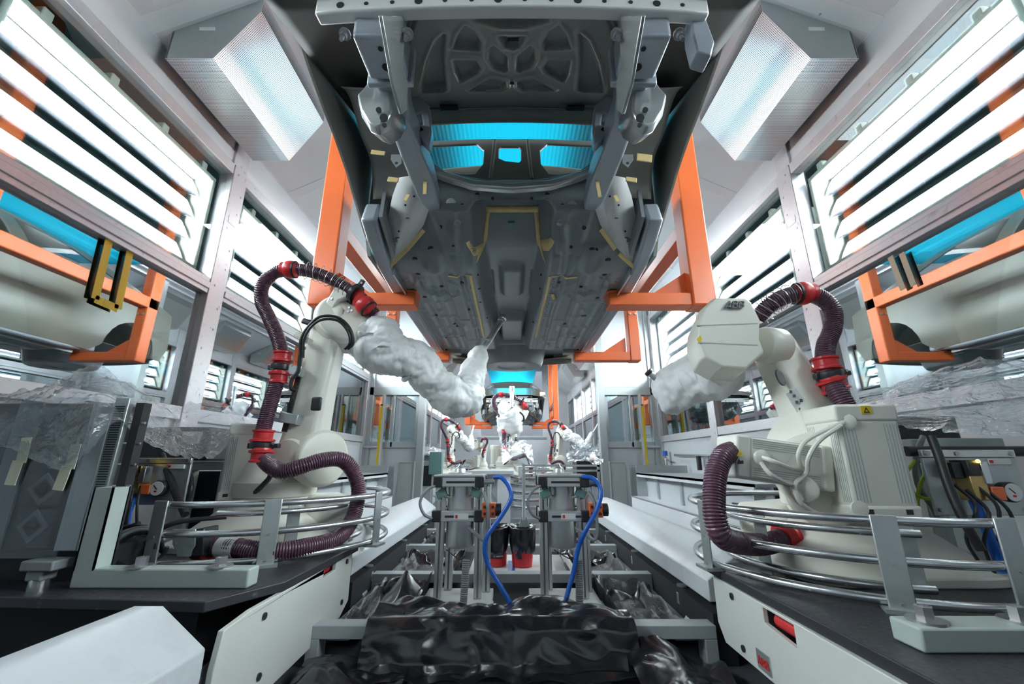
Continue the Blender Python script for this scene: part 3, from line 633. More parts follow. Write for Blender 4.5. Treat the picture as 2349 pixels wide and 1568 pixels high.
X2, Y2 = np.meshgrid(np.linspace(-.76, .76, 24), np.linspace(5.36, 5.6, 8), indexing='ij'); MB().grid(np.stack([X2, Y2-.14*(X2/.8)**2, 1.28+.04*np.sin((Y2-5.36)*12)+.02*(X2/.76)**2], -1)).build('rear_valance', 'body_beige', car, solid=.006)
for s in (-1, 1): MB().box(*sorted((s*.58, s*.73)), 4.5, 4.62, 1.16, 1.34).build('rear_jack_box', 'primer', car, bevel=.01)
OFF = V((0, 10.0, 0))
dup(car, car.location+OFF, 'second grey car body waiting far down the line, nose and bumper beam facing the camera')

# ================================================================ orange conveyor hangers and the blue drip sheets above
hg = thing('conveyor_hanger', 'orange steel conveyor hanger carrying the near car body on four arms', 'conveyor hanger', (0, 3.6, 1.08))
for s in (-1, 1):
    xp = s*1.385
    MB().box(xp-.085, xp+.085, 2.77, 2.94, 1.07, 5.0).build('post', 'orange', hg, bevel=.012, seg=3)
    MB().box(xp-.06, xp+.06, 4.49, 4.63, 1.07, 5.0).build('rear_post', 'orange', hg, bevel=.01)
    MB().box(xp-.06, xp+.06, 2.94, 4.63, 1.70, 1.83).build('side_rail', 'orange', hg, bevel=.01)
    q = MB(); q.bar((xp, 3.05, 1.72), (xp, 3.9, 1.2) if False else (xp, 2.96, 1.5), .1, .1) if False else None
    for y, w_ in ((2.855, .13), (4.56, .12)):
        a = MB(); x0, x1 = sorted((s*.70, xp)); a.box(x0, x1, y-w_/2, y+w_/2, 1.075, 1.175); arm = a.build('arm', 'orange', hg, bevel=.008)
        g = MB(); g.prism([(1.30, 1.175), (1.02, 1.175), (1.30, 1.36)], y+.0, y+.012, lambda a_, b_, e: (s*a_, e, b_)); g.build('gusset', 'orange', hg)
        t_ = MB(); t_.box(*sorted((s*.69, s*.80)), y-w_/2-.005, y+w_/2+.005, 1.175, 1.19); t_.build('arm_end_plate', 'orange', hg, bevel=.003)
        MB().lathe([(.032, 0), (.032, .1), (.02, .105)], (s*.73, y-.015, 1.185), (0, 0, 1), 16).build('support_pad', 'black_plastic', hg)
    b_ = MB(); [b_.lathe([(.014, 0), (.014, .012)], (xp+dx, 4.485, 1.62), (0, -1, 0), 6) for dx in (-.03, .03)]; b_.build('bolt', 'bolt_steel', hg)
    q = MB(); q.bar((xp, 2.94, 1.30), (xp, 3.55, 1.72), .09, .09); q.build('brace', 'orange', hg, bevel=.008) if False else q.bm.free()
MB().box(-1.47, 1.47, 2.8, 2.92, 4.55, 4.68).build('cross_beam', 'orange', hg, bevel=.01)
dup(hg, hg.location+OFF+V((0, .35, 0)), 'orange conveyor hanger around the far car body')
def sheet(y0, y1, label):
    t = thing('drip_sheet', label, 'drip sheet', (0, (y0+y1)/2, 2.78))
    xs_ = np.linspace(-.78, .78, 165); ys_ = np.linspace(y0, y1, 2)
    G = np.array([[(x, y, 2.80+.03*(x/.9)**2+.003*math.sin(k*math.pi/2)) for y in ys_] for k, x in enumerate(xs_)]); MB().grid(G).build('corrugated_sheet', 'blue_sheet', t, ang=80)
    for x in (-.79, .79): MB().box(x-.012, x+.012, y0, y1, 2.80, 2.86).build('edge_strip', 'acrylic', t)
    for y in (y0+.1, y1-.1):
        for x in (-.74, .74): MB().rod((x, y, 2.83), (x, y, 5.0), .008, n=8).build('hanger_rod', 'bolt_steel', t)
    return t
sheet(2.2, 5.6, 'blue translucent corrugated drip sheet hung above the near car body, seen through its windscreen opening')
sheet(12.0, 15.4, 'blue translucent drip sheet hung above the far car body')
# ================================================================ robots
def wrinkle(o, amp, sc_=5.5, seed=0., amp2=.35, pleat=None):
    """crumple a bag mesh along its normals"""
    me = o.data; s_ = V((seed, seed*.7, -seed))
    nn = [v.normal.copy() for v in me.vertices]
    for v, n in zip(me.vertices, nn):
        p = v.co*sc_+s_; a = noise.noise(p)+.5*abs(noise.noise(p*2.1+V((3, 1, 2))))*2-.4
        r = 1-abs(noise.noise(p*1.3+V((7, 7, 1)))); v.co += n*amp*(.7*noise.noise(p*.6)+1.1*abs(noise.noise(p*.75+V((4, 4, 4))))+.62*abs(noise.noise(p*1.7+V((1, 8, 2))))+.26*abs(noise.noise(p*4.2))-.55)
    me.update()
def bagtube(P, rad, name, parent, m='bag', amp=.035, seed=0., n=64, k=30, sc_=6.):
    mb = MB().tube(P, rad, n=n, k=k); o = mb.build(name, m, parent, ang=180); wrinkle(o, amp, sc_, seed); return o
def interp(vals):
    return lambda t: float(np.interp(t, np.linspace(0, 1, len(vals)), vals))
def PY(L): return [at(a, b, Y=y) for a, b, y in L]
def superring(c, a, b, z, e=4, n=36):
    return [V((c[0]+a*abs(math.cos(t))**(2/e)*(1 if math.cos(t) >= 0 else -1), c[1]+b*abs(math.sin(t))**(2/e)*(1 if math.sin(t) >= 0 else -1), z)) for t in [2*math.pi*i/n for i in range(n)]]
def robot_base(t, c, z, yaw):
    q = MB(); q.rings([superring((c[0], c[1]), *ab, z+h, e) for ab, h, e in (((.40, .36), 0, 6), ((.40, .36), .035, 6), ((.37, .31), .06, 5), ((.27, .25), .16, 3), ((.225, .225), .22, 2), ((.225, .225), .25, 2))])
    b = q.build('base', 'cream', t, bevel=.006)
    for i in range(6):
        a = i*math.pi/3+.3; MB().lathe([(.02, 0), (.02, .03)], (c[0]+.36*math.cos(a)*.95, c[1]+.33*math.sin(a), z+.035), n=6).build('base_bolt', 'bolt_steel', b)
    q = MB().box(-.2, .2, -.12, .12, 0, .2, Matrix.Translation((c[0]-.30*math.cos(yaw), c[1]-.24*math.sin(yaw), z+.05)) @ Matrix.Rotation(yaw+math.pi/2, 4, 'Z')); q.build('connector_box', 'cream', b, bevel=.03, seg=3)
    q = MB().lathe([(.23, .25), (.235, .27), (.235, .33), (.21, .36), (.19, .44)], (c[0], c[1], z)); q.build('turret', 'cream', t, bevel=.006)
def finned_motor(t, M, w_, d_, h_, name='motor_housing', nf=7):
    """M: frame with origin at the bottom centre, z = motor axis"""
    q = MB().box(-w_/2, w_/2, -d_/2, d_/2, .05*h_, h_*.86, M); a = q.build(name, 'cream', t, bevel=.012, seg=3)
    MB().box(-w_*.53, w_*.53, -d_*.53, d_*.53, 0, h_*.12, M).build('motor_flange', 'cream', a, bevel=.012, seg=3); MB().box(-w_*.52, w_*.52, -d_*.52, d_*.52, h_*.84, h_, M).build('motor_cap', 'cream', a, bevel=.012, seg=3)
    q = MB()
    for k in (-.44, -.39, -.34, -.29, -.24, .24, .29, .34, .39, .44):
        for sgn in (-1, 1):
            x = w_*k; q.box(x-.0016, x+.0016, sgn*(d_/2-.002)-.003, sgn*(d_/2-.002)+.003, .14*h_, .82*h_, M)
            y = d_*k; q.box(sgn*(w_/2-.002)-.003, sgn*(w_/2-.002)+.003, y-.0016, y+.0016, .14*h_, .82*h_, M)
    f = q.build('cooling_groove', 'green_grey', a, flat=True)
    for x in (-.3, .3):
        MB().box(w_*x-.012, w_*x+.012, -d_*.54, -d_*.52, h_*.05, h_*.09, M).build('bolt_pocket', 'ink', a)
    return a
def cuff(t, p, d, r=.052, m='red'):
    d = V(d).normalized(); MB().lathe([(r*.86, -.03), (r*.9, -.02), (r*1.22, -.018), (r*1.22, -.006), (r*.95, 0), (r*.95, .03), (r*1.1, .036), (r*1.1, .045), (r*.85, .047)], p, d, 24).build('hose_cuff', m, t, ang=30)
def clamp(t, p, d, r=.055, side=(1, 0, 0)):
    d = V(d).normalized(); a = MB().lathe([(r*.9, -.016), (r*1.12, -.016), (r*1.16, 0), (r*1.12, .016), (r*.9, .016)], p, d, 20).build('hose_clamp', 'black_plastic', t)
    s_ = V(side).normalized(); q = MB(); q.bar(V(p)+s_*r, V(p)+s_*(r+.045), .034, .024, d).bar(V(p)-s_*r*.9, V(p)-s_*(r+.022), .03, .03, d); q.build('clamp_lug', 'black_plastic', a, bevel=.004)
    MB().lathe([(.007, 0), (.007, .008)], V(p)+s_*(r+.02)+d*.012+V((0, -.017, 0)), (0, -1, 0), 8).build('clamp_screw', 'bolt_steel', a)
def ballj(t, p, r, d):
    a = MB().ball(p, r, 12).build('hose_ball_joint', 'red', t); d = V(d).normalized()
    MB().lathe([(r*.76, -r*.95), (r*.82, -r*.95), (r*.80, -r*.62), (r*.7, -r*.62)], p, d, 20).build('ball_collar', 'red', a); MB().lathe([(r*.86, r*.42), (r*.97, r*.42), (r*.97, r*.58), (r*.86, r*.58)], p, d, 20).build('ball_collar', 'black_rubber', a)
def helix(t, P, r, turns, wire=.0022, m='bolt_steel'):
    Q = catmull(P, 30); n = len(Q); out = []
    for i in range(n*3):
        f = i/(n*3-1)*(n-1); j = min(int(f), n-2); p = Q[j].lerp(Q[j+1], f-j); d = (Q[j+1]-Q[j]).normalized(); u = d.cross(V((0, 1, 0))).normalized(); w_ = d.cross(u); a = 2*math.pi*turns*i/(n*3-1)
        out.append(p+(u*math.cos(a)+w_*math.sin(a))*r)
    MB().tube(out, wire, 6, smooth=False).build('guide_spring', m, t)
def armlink(mb, A, B, wa, wb, da, db, up):
    """tapered arm with rounded ends: rings along A->B"""
    A, B = V(A), V(B); d = (B-A).normalized(); r = d.cross(V(up)).normalized(); u = r.cross(d); R = []
    for t, k in ((-.13, .55), (-.11, .80), (-.06, .97), (0, 1), (.15, .9), (.5, .86), (.85, .95), (1, 1), (1.06, .95), (1.10, .78), (1.12, .5)):
        c = A+(B-A)*t; w_ = (wa+(wb-wa)*min(1, max(0, t)))*k/2; h_ = (da+(db-da)*min(1, max(0, t)))/2*(k if k < .8 else 1); ch = .25
        R.append([c+r*x*w_+u*y*h_ for x, y in ((-1, -1+ch), (-1+ch, -1), (1-ch, -1), (1, -1+ch), (1, 1-ch), (1-ch, 1), (-1+ch, 1), (-1, 1-ch))])
    return mb.rings(R)
# ---------------------------------------------------------------- left robot
ZB = -.45
LC = (-1.42, 2.62)
lr = thing('industrial_robot', 'cream industrial robot reaching right under the car with its wrist in a long white bag', 'robot', (LC[0], LC[1], ZB))
robot_base(lr, LC, ZB, math.radians(210))
S = at(692, 1050, Y=2.58); E_ = at(762, 735, Y=2.62)
q = MB(); armlink(q, S, E_, .25, .20, .22, .17, (0, -1, 0)); la = q.build('lower_arm', 'cream', lr, bevel=.012, seg=3, ang=30)
MB().lathe([(.15, -.15), (.165, -.14), (.165, .10), (.15, .12), (.10, .13)], S+V((.06, .03, 0)), (.75, -.55, 0), 30).build('shoulder_joint', 'cream', lr, bevel=.006)
MB().lathe([(.11, 0), (.10, .03), (.04, .035)], S+V((-.02, -.11, .0)), (-.1, -1, 0), 24).build('shoulder_cover', 'cream', la)
finned_motor(lr, Matrix.Translation(at(545, 1145, Y=2.52)) @ Matrix.Rotation(math.radians(25), 4, 'Z'), .17, .17, .42)
q = MB().lathe([(.10, -.10), (.185, -.09), (.195, -.06), (.195, .07), (.17, .10), (.09, .11)], at(792, 742, Y=2.66), (.35, -.9, .25), 36); uh = q.build('elbow_housing', 'cream', lr, bevel=.008)
q = MB(); armlink(q, at(775, 735, Y=2.66), at(850, 775, Y=2.7), .25, .22, .2, .18, (0, -1, .2)); q.build('upper_arm', 'cream', lr, bevel=.012)
q = MB().plate([(742, 700), (768, 655), (790, 662), (800, 680), (775, 690), (760, 715)], [], lambda a, b, e: at(a, b, Y=2.54)+V((0, e, 0)), .05); q.build('cast_rib', 'cream', uh, bevel=.012)
for px, py in ((762, 686), (802, 706), (808, 713), (800, 715), (755, 768), (760, 752)): disc(q := MB(), at(px, py, Y=2.545), (0, -1, 0), .008, .012, 8); q.build('housing_bolt', 'bolt_steel', uh)
MB().box(-.03, .03, -.012, .012, -.04, .04, Matrix.Translation(at(726, 926, Y=2.45))).build('cable_cap', 'black_plastic', la, bevel=.01)
MB().box(-.035, .035, -.012, .012, -.02, .02, Matrix.Translation(at(704, 738, Y=2.5)) @ Matrix.Rotation(.3, 4, 'Y')).build('arm_slot', 'ink', la, bevel=.012)
MB().bar(at(652, 990, Y=2.46), at(690, 845, Y=2.5), .03, .01, (0, -1, 0)).build('mounting_rail', 'black_plastic', la)
for px, py in ((676, 850), (668, 960)): MB().box(-.06, .05, -.03, .03, -.03, .03, Matrix.Translation(at(px, py, Y=2.46)) @ Matrix.Rotation(.15, 4, 'Y')).build('hose_bracket', 'galv', la, bevel=.005)
MB().box(-.055, .055, -.03, .02, -.018, .018, Matrix.Translation(at(697, 775, Y=2.46)) @ Matrix.Rotation(.5, 4, 'Y')).build('cable_bracket', 'cream', la, bevel=.005)
for d_ in (0, 7):
    MB().tube(PY([(688+d_, 820, 2.42), (690+d_, 780, 2.42), (706+d_, 750, 2.42), (735+d_*.5, 726+d_, 2.42), (775, 728+d_, 2.44), (802-d_*.6, 752+d_, 2.46), (810-d_, 785, 2.48), (798-d_, 800, 2.5)]), .009, 8).build('cable', 'black_rubber', lr)
MB().tube(PY([(688, 815, 2.42), (684, 850, 2.42), (670, 870, 2.42), (668, 890, 2.42), (680, 896, 2.43)]), .012, 8).build('cable', 'black_rubber', lr)
MB().tube(PY([(617, 1060, 2.34), (620, 1090, 2.34), (605, 1110, 2.36), (585, 1130, 2.4), (572, 1150, 2.42)]), .014, 8).build('cable', 'black_rubber', lr)
HP = [(478, 1252, 2.10), (540, 1256, 2.06), (620, 1265, 2.07), (700, 1255, 2.15), (770, 1235, 2.3), (808, 1190, 2.45), (822, 1130, 2.5), (812, 1085, 2.48), (785, 1055, 2.42), (740, 1055, 2.35), (690, 1070, 2.3), (645, 1080, 2.3), (608, 1055, 2.32), (598, 1020, 2.35), (608, 970, 2.38), (628, 900, 2.42),
      (645, 840, 2.45), (642, 790, 2.47), (618, 730, 2.48), (600, 690, 2.48), (605, 650, 2.48), (632, 626, 2.5), (667, 618, 2.5), (710, 622, 2.52), (760, 640, 2.55), (800, 665, 2.57), (832, 692, 2.58), (862, 722, 2.62)]
lh = MB().ribbed(PY(HP), .042).build('corrugated_hose', 'hose', lr, ang=80)
MB().rod(at(505, 1254, Y=2.075), at(545, 1257, Y=2.06), .044, n=18).build('hose_label', 'white_label', lh)
cuff(lr, at(478, 1252, Y=2.10), (-1, .1, 0), .055); cuff(lr, at(648, 824, Y=2.455), (0, 0, 1)); cuff(lr, at(641, 862, Y=2.44), (0, 0, -1), .05); clamp(lr, at(645, 843, Y=2.45), (.05, 0, 1), .052)
cuff(lr, at(603, 1005, Y=2.36), (0, 0, 1)); cuff(lr, at(600, 1040, Y=2.33), (0, 0, -1)); clamp(lr, at(601, 1022, Y=2.35), (.05, 0, 1), .052)
ballj(lr, at(667, 618, Y=2.5), .060, (1, 0, -.05)); ballj(lr, at(838, 700, Y=2.58), .066, (.6, .1, -.6)); ballj(lr, at(824, 680, Y=2.57), .046, (.6, .1, -.6)); clamp(lr, at(815, 672, Y=2.565), (.7, 0, -.5), .058, (.5, -.3, .7))
helix(lr, PY([(690, 618, 2.51), (735, 628, 2.53), (775, 650, 2.56), (806, 670, 2.57)]), .058, 9)
bagtube(PY([(838, 735, 2.62), (868, 760, 2.66), (862, 800, 2.68), (900, 815, 2.72), (955, 832, 2.8), (985, 872, 2.86), (1030, 905, 2.92), (1070, 905, 2.96), (1082, 860, 3.0), (1098, 815, 3.06), (1112, 795, 3.1)]),
        interp([.07, .135, .15, .125, .14, .13, .155, .14, .10, .072, .03]), 'wrist_bag', lr, amp=.045, seed=1.5)
nz = MB(); a, b = at(1108, 800, Y=3.1), at(1152, 732, Y=3.22)
for dx in (-.012, .012): nz.rod(a+V((dx, 0, 0)), b+V((dx*.8, 0, 0)), .0155, n=12)
nz.rod(a.lerp(b, .25), a.lerp(b, .30), .028).rod(a.lerp(b, .93), b, .03)
nz.build('spray_lance', 'satin_alu', lr); MB().ball(b+V((.006, .0, .012)), .034, 10).build('lance_head', 'mirror_metal', lr)
# ---------------------------------------------------------------- right robot
RC = (1.52, 2.05)
rr = thing('industrial_robot', 'cream industrial robot with black letters on its arm cover, leaning away from the camera', 'robot', (RC[0], RC[1], ZB))
robot_base(rr, RC, ZB, math.radians(-60))
S2 = at(1905, 1040, Y=2.05); E2 = at(1775, 800, Y=2.3)
q = MB(); armlink(q, S2, E2, .29, .2, .2, .17, (0, -1, .25)); ra = q.build('lower_arm', 'cream', rr, bevel=.012, seg=3, ang=30)
MB().lathe([(.16, -.14), (.18, -.13), (.18, .12), (.165, .14), (.10, .15)], at(1880, 1085, Y=1.98), (-.45, -.9, 0), 32).build('shoulder_joint', 'cream', rr, bevel=.008)
MB().lathe([(.155, -.02), (.165, 0), (.165, .05), (.15, .06)], at(1850, 1030, Y=2.1), (-.8, -.5, .1), 30).build('shoulder_cover', 'cream', ra)
MB().lathe([(.09, 0), (.10, .02), (.10, .12), (.085, .14)], at(1790, 795, Y=2.22), (-.9, -.3, 0), 28).build('elbow_joint', 'cream', rr, bevel=.006)
ab = [(1637, 684), (1707, 684), (1719, 694), (1740, 736), (1738, 782), (1750, 813), (1707, 852), (1649, 848), (1610, 825), (1593, 779), (1595, 744), (1610, 709)]
f0 = [at(x, y, Y=2.10) for x, y in ab]; c0 = sum(f0, V())/len(f0)
back = V((.05, .30, -.03))
q = MB().rings([[c0+(p-c0)*.94+V((0, -.03, 0)) for p in f0], [c0+(p-c0)*.99+V((0, -.005, 0)) for p in f0], [p+V((0, .03, 0)) for p in f0], [c0+(p-c0)*1.0+back*.6 for p in f0], [c0+(p-c0)*.8+back for p in f0]])
ac = q.build('arm_cover', 'cream', rr, bevel=.008, seg=3, ang=25)
MB().plate([(1600, 745), (1738, 740), (1739, 742), (1600, 747)], [], lambda a, b, e: at(a, b, Y=2.068)+V((0, e, 0)), .01).build('cover_seam', 'green_grey', ac)
MB().plate([(1602, 784), (1738, 790), (1738, 792), (1602, 786)], [], lambda a, b, e: at(a, b, Y=2.068)+V((0, e, 0)), .01).build('cover_seam', 'green_grey', ac)
def letters(mb, org, ux, uy, h, e, t_=.004):
    """block letters A B B, each cut by a thin cross of gaps"""
    A_ = [[(0, 0), (.17, 0), (.215, .12), (.40, .12), (.40, .26), (.26, .26), (.33, .47), (.155, .47)], [(.175, .53), (.35, .53), (.40, .70), (.40, 1), (.33, 1)]]
    A_ += [[(.84-a, b) for a, b in g[::-1]] for g in A_]
    B_ = [[(0, 0), (.36, 0), (.36, .13), (.17, .13), (.17, .35), (.36, .35), (.36, .47), (0, .47)], [(.40, 0), (.58, 0), (.72, .08), (.76, .24), (.72, .40), (.66, .47), (.40, .47), (.40, .35), (.56, .35), (.60, .25), (.56, .13), (.40, .13)],
          [(0, .53), (.36, .53), (.36, .65), (.17, .65), (.17, .87), (.36, .87), (.36, 1), (0, 1)], [(.40, .53), (.64, .53), (.69, .62), (.70, .78), (.64, .93), (.52, 1), (.40, 1), (.40, .87), (.52, .87), (.55, .76), (.52, .65), (.40, .65)]]
    x = 0
    for gl, adv in ((A_, .92), (B_, .84), (B_, .84)):
        for pg in gl: mb.prism([((a+x), b) for a, b in pg], 0, t_, lambda a, b, c: org+ux*a*h+uy*b*h+e*c)
        x += adv
    return mb
o_ = at(1661, 707, Y=2.066); ux = (at(1711, 707, Y=2.066)-o_).normalized(); uy = (at(1664, 690, Y=2.066)-o_).normalized()
letters(MB(), o_, ux, uy, .040, V((0, -1, 0)), .012).build('letters', 'logo_ink', ac)
MB().plate([(1599, 777), (1606, 768), (1611, 777), (1606, 786)], [], lambda a, b, e: at(a, b, Y=2.07)+V((0, e, 0)), .006).build('warning_sticker', 'yellow', ac)
# lower arm window, label panel, boss
u_ = (E2-S2).normalized()
MB().prism([(math.cos(t)*(.022 if abs(math.cos(t)) < 2 else 1), math.sin(t)*.05) for t in np.linspace(0, 6.28, 17)[:-1]], 0, .012, lambda a, b, e: at(1788, 866, Y=2.11)+V((1, .2, .6)).normalized()*a+u_*b+V((0, -e, 0))).build('arm_window', 'black_plastic', ra, bevel=.003)
MB().plate([(1802, 902), (1826, 890), (1868, 950), (1838, 962)], [], lambda a, b, e: at(a, b, Y=2.055)+V((0, e, 0)), .006).build('label_panel', 'white_label', ra)
mk = MB()
for px, py in ((1822, 908), (1828, 922), (1838, 918), (1846, 934), (1836, 938), (1852, 946), (1842, 952), (1814, 898)): mk.cbox(at(px, py, Y=2.05), (.012, .004, .014))
mk.build('lettering', 'logo_ink', ra)
MB().lathe([(.05, 0), (.055, .01), (.05, .06), (.0, .062)], at(1880, 968, Y=2.0), (-.3, -1, .1), 6).build('arm_boss', 'cream', ra, bevel=.006)
# motors
fm = finned_motor(rr, FM := Matrix.Translation(at(1995, 1185, Y=1.80)) @ Matrix.Rotation(math.radians(-4), 4, 'Z'), .235, .21, .44, nf=8)
MB().box(-.02, .02, -.112, -.1095, .40, .432, FM).build('warning_sticker', 'yellow', fm)
MB().plate([(-.012, .404), (.012, .404), (0, .427)], [[(-.006, .408), (.006, .408), (0, .419)]], lambda a, b, e: FM @ V((a, -.113+e, b)), .0006).build('warning_mark', 'ink', fm)
finned_motor(rr, Matrix.Translation(at(1880, 1075, Y=1.86)) @ Matrix.Rotation(math.radians(-90), 4, 'Y') @ Matrix.Rotation(math.radians(90), 4, 'Z') @ Matrix.Rotation(math.radians(8), 4, 'X'), .17, .17, .40, nf=8)
MB().plate([(1690, 1046), (1698, 1030), (1705, 1046)], [[(1694.5, 1043), (1698, 1036), (1701.5, 1043)]], lambda a, b, e: at(a, b, Y=1.755)+V((0, e, 0)), .003).build('warning_mark', 'yellow', rr)
MB().plate([(1692, 1064), (1695, 1052), (1699, 1057), (1705, 1055), (1706, 1063)], [], lambda a, b, e: at(a, b, Y=1.755)+V((0, e, 0)), .003).build('warning_pictogram', 'ink', rr)
MB().lathe([(.05, 0), (.05, .05), (.03, .06)], at(1845, 1120, Y=1.82), (-.6, -1, 0), 20).build('gear_cover', 'cream', rr, bevel=.005)
q = MB().lathe([(.12, -.1), (.14, -.09), (.14, .06), (.12, .08), (.05, .085)], at(1890, 1130, Y=1.92), (-.7, -.7, .1), 26); q.build('gear_housing', 'cream', rr, bevel=.006)
for i in range(7): a = i*.9; MB().lathe([(.008, 0), (.008, .012)], at(1885, 1128, Y=1.86)+V((.11*math.cos(a), -.0, .10*math.sin(a))), (-.7, -.7, 0), 8).build('gear_bolt', 'cream', rr)
MB().lathe([(.024, 0), (.028, .02), (.0, .022)], at(1966, 1165, Y=1.62), (-.2, -1, 0), 16).build('port', 'cream', rr)
for pts in ([(1740, 1045, 1.76), (1775, 1058, 1.72), (1810, 1072, 1.74), (1842, 1078, 1.8)], [(1742, 1055, 1.76), (1765, 1085, 1.72), (1800, 1105, 1.74), (1830, 1112, 1.8), (1850, 1100, 1.82)],
            [(1935, 968, 1.7), (1895, 985, 1.72), (1850, 1010, 1.74), (1832, 1040, 1.74), (1838, 1070, 1.76), (1858, 1085, 1.8)], [(1930, 975, 1.7), (1880, 1010, 1.70), (1855, 1050, 1.72), (1850, 1085, 1.76), (1825, 1110, 1.76), (1835, 1150, 1.76), (1880, 1180, 1.78), (1930, 1190, 1.8)]):
    MB().tube(PY(pts), .009, 8).build('cable', 'white_cable', rr)
MB().lathe([(.03, 0), (.034, .02), (.02, .03)], at(1742, 1050, Y=1.775), (.2, -1, 0), 14).build('cable_gland', 'cream', rr)
MB().lathe([(.03, 0), (.034, .02), (.02, .03)], at(1940, 968, Y=1.72), (-.6, -1, 0), 14).build('cable_gland', 'cream', rr)
HR = [(1975, 985, 1.98), (1950, 948, 1.98), (1925, 905, 2.0), (1905, 868, 2.05), (1893, 830, 2.08), (1895, 790, 2.1), (1910, 750, 2.1), (1908, 710, 2.1), (1880, 682, 2.1), (1840, 673, 2.1), (1800, 680, 2.1), (1765, 700, 2.14), (1738, 728, 2.2)]
MB().ribbed(PY(HR), .045).build('corrugated_hose', 'hose', rr, ang=80)
HR2 = [(1720, 1040, 1.95), (1690, 1034, 1.85), (1660, 1045, 1.78), (1643, 1085, 1.75), (1638, 1140, 1.72), (1641, 1190, 1.70), (1656, 1228, 1.70), (1690, 1243, 1.76), (1750, 1248, 1.9), (1795, 1235, 1.95)]
MB().ribbed(PY(HR2), .043).build('corrugated_hose', 'hose', rr, ang=80)
ballj(rr, at(1840, 673, Y=2.1), .064, (-1, 0, -.05)); cuff(rr, at(1896, 840, Y=2.07), (0, 0, 1), .056); cuff(rr, at(1910, 877, Y=2.04), (.3, 0, -1), .056); clamp(rr, at(1903, 860, Y=2.055), (-.15, 0, 1), .056, (1, 0, .1))
cuff(rr, at(1800, 1232, Y=1.96), (1, .1, .1), .05); helix(rr, PY([(1830, 670, 2.1), (1795, 682, 2.12), (1765, 702, 2.14), (1742, 725, 2.18)]), .06, 7)
bagtube(PY([(1680, 828, 2.28), (1640, 850, 2.45), (1600, 868, 2.6), (1560, 885, 2.72), (1528, 900, 2.82), (1515, 905, 2.86)]), interp([.06, .16, .175, .165, .15, .06]), 'wrist_bag', rr, amp=.045, seed=4.2)
MB().rod(at(1520, 880, Y=2.75), at(1488, 853, Y=2.72), .022).build('spray_lance', 'satin_alu', rr); MB().rod(at(1491, 856, Y=2.72), at(1486, 851, Y=2.718), .03).build('lance_head', 'black_plastic', rr)

# ---------------------------------------------------------------- hose cages: bent tube rings around the robot feet
def cage(c, a0, a1, straps, label, R=.66, zt=-.20, inner=(.50,), wide=None):
    zt += .012
    t = thing('tube_cage', label, 'hose cage', (c[0], c[1], ZB)); rad = math.radians
    arc = lambda r, z, b0, b1, n=40: [V((c[0]+r*math.cos(b0+(b1-b0)*i/n), c[1]+r*math.sin(b0+(b1-b0)*i/n), z)) for i in range(n+1)]
    for z in (zt, zt-.12, zt-.235): MB().tube(arc(R, z, rad(a0), rad(a1)), .0145, 12, smooth=False).build('rail', 'steel', t)
    for r_, z in ((inner[0], zt-.055), (inner[0]+.01, zt-.225)):
        MB().tube(arc(r_, z, rad(a0+14), rad(a1-14)), .0145, 12, smooth=False).build('inner_rail', 'steel', t)
    for a in straps:
        w_ = .035 if a != wide else .06; M = Matrix.Translation((c[0], c[1], 0)) @ Matrix.Rotation(rad(a), 4, 'Z')
        s_ = MB().box(R+.012, R+.020, -w_, w_, zt-.262, zt+.018, M); o = s_.build('strap', 'galv', t, bevel=.003)
        MB().box(R-.03, R+.05, -.05, .05, zt-.262, zt-.25, M).build('foot', 'galv', o)
        [MB().lathe([(.005, 0), (.005, .004)], M @ V((R+.02, 0, zt-z)), (math.cos(rad(a)), math.sin(rad(a)), 0), 8).build('rivet', 'bolt_steel', o) for z in (.13, .24)]
    for a in straps[1:-1]:
        M = Matrix.Translation((c[0], c[1], 0)) @ Matrix.Rotation(rad(a+12), 4, 'Z'); MB().box(inner[0]-.025, inner[0]-.016, -.03, .03, zt-.262, zt-.03, M).build('inner_strap', 'galv', t, bevel=.003)
    return t
lc = cage(LC, 258, 415, (259, 299, 350, 405), 'curved steel tube cage around the foot of the left robot, hose lying in it')
rc = cage((1.5, 2.03), 70, 273, (90, 183, 243, 272), 'curved steel tube cage around the foot of the right robot, wide strap in front', R=.63, wide=None, inner=(.48,))
# hose end bracket on the left cage
hb = thing('hose_bracket', 'grey riveted bracket holding the red hose end at the left cage', 'bracket', at(425, 1250, Y=2.02))
q = MB().plate([(396, 1213), (448, 1213), (447, 1252), (440, 1262), (436, 1276), (405, 1276), (402, 1262), (395, 1248)], [], lambda a, b, e: at(a, b, Y=2.0)+V((0, e, 0)), .008); q.build('face_plate', 'galv', hb, bevel=.002)
q = MB().plate([(440, 1215), (468, 1210), (465, 1275), (432, 1278)], [], lambda a, b, e: at(a, b, Y=2.01)+V((0, e, 0)), .10); q.build('hose_socket', 'black_plastic', hb, bevel=.006)
for px, py in ((402, 1219), (442, 1219), (403, 1246), (440, 1246), (420, 1258), (421, 1269)): disc(q := MB(), at(px, py, Y=2.0), (0, -1, 0), .005, .005, 8); q.build('rivet', 'bolt_steel', hb)
# ================================================================ robot carriages, beams, pit frames
def poly_plate(mb, pts, z0, z1): return mb.prism(pts, z0, z1, lambda a, b, e: (a, b, e))
ZP = -.45
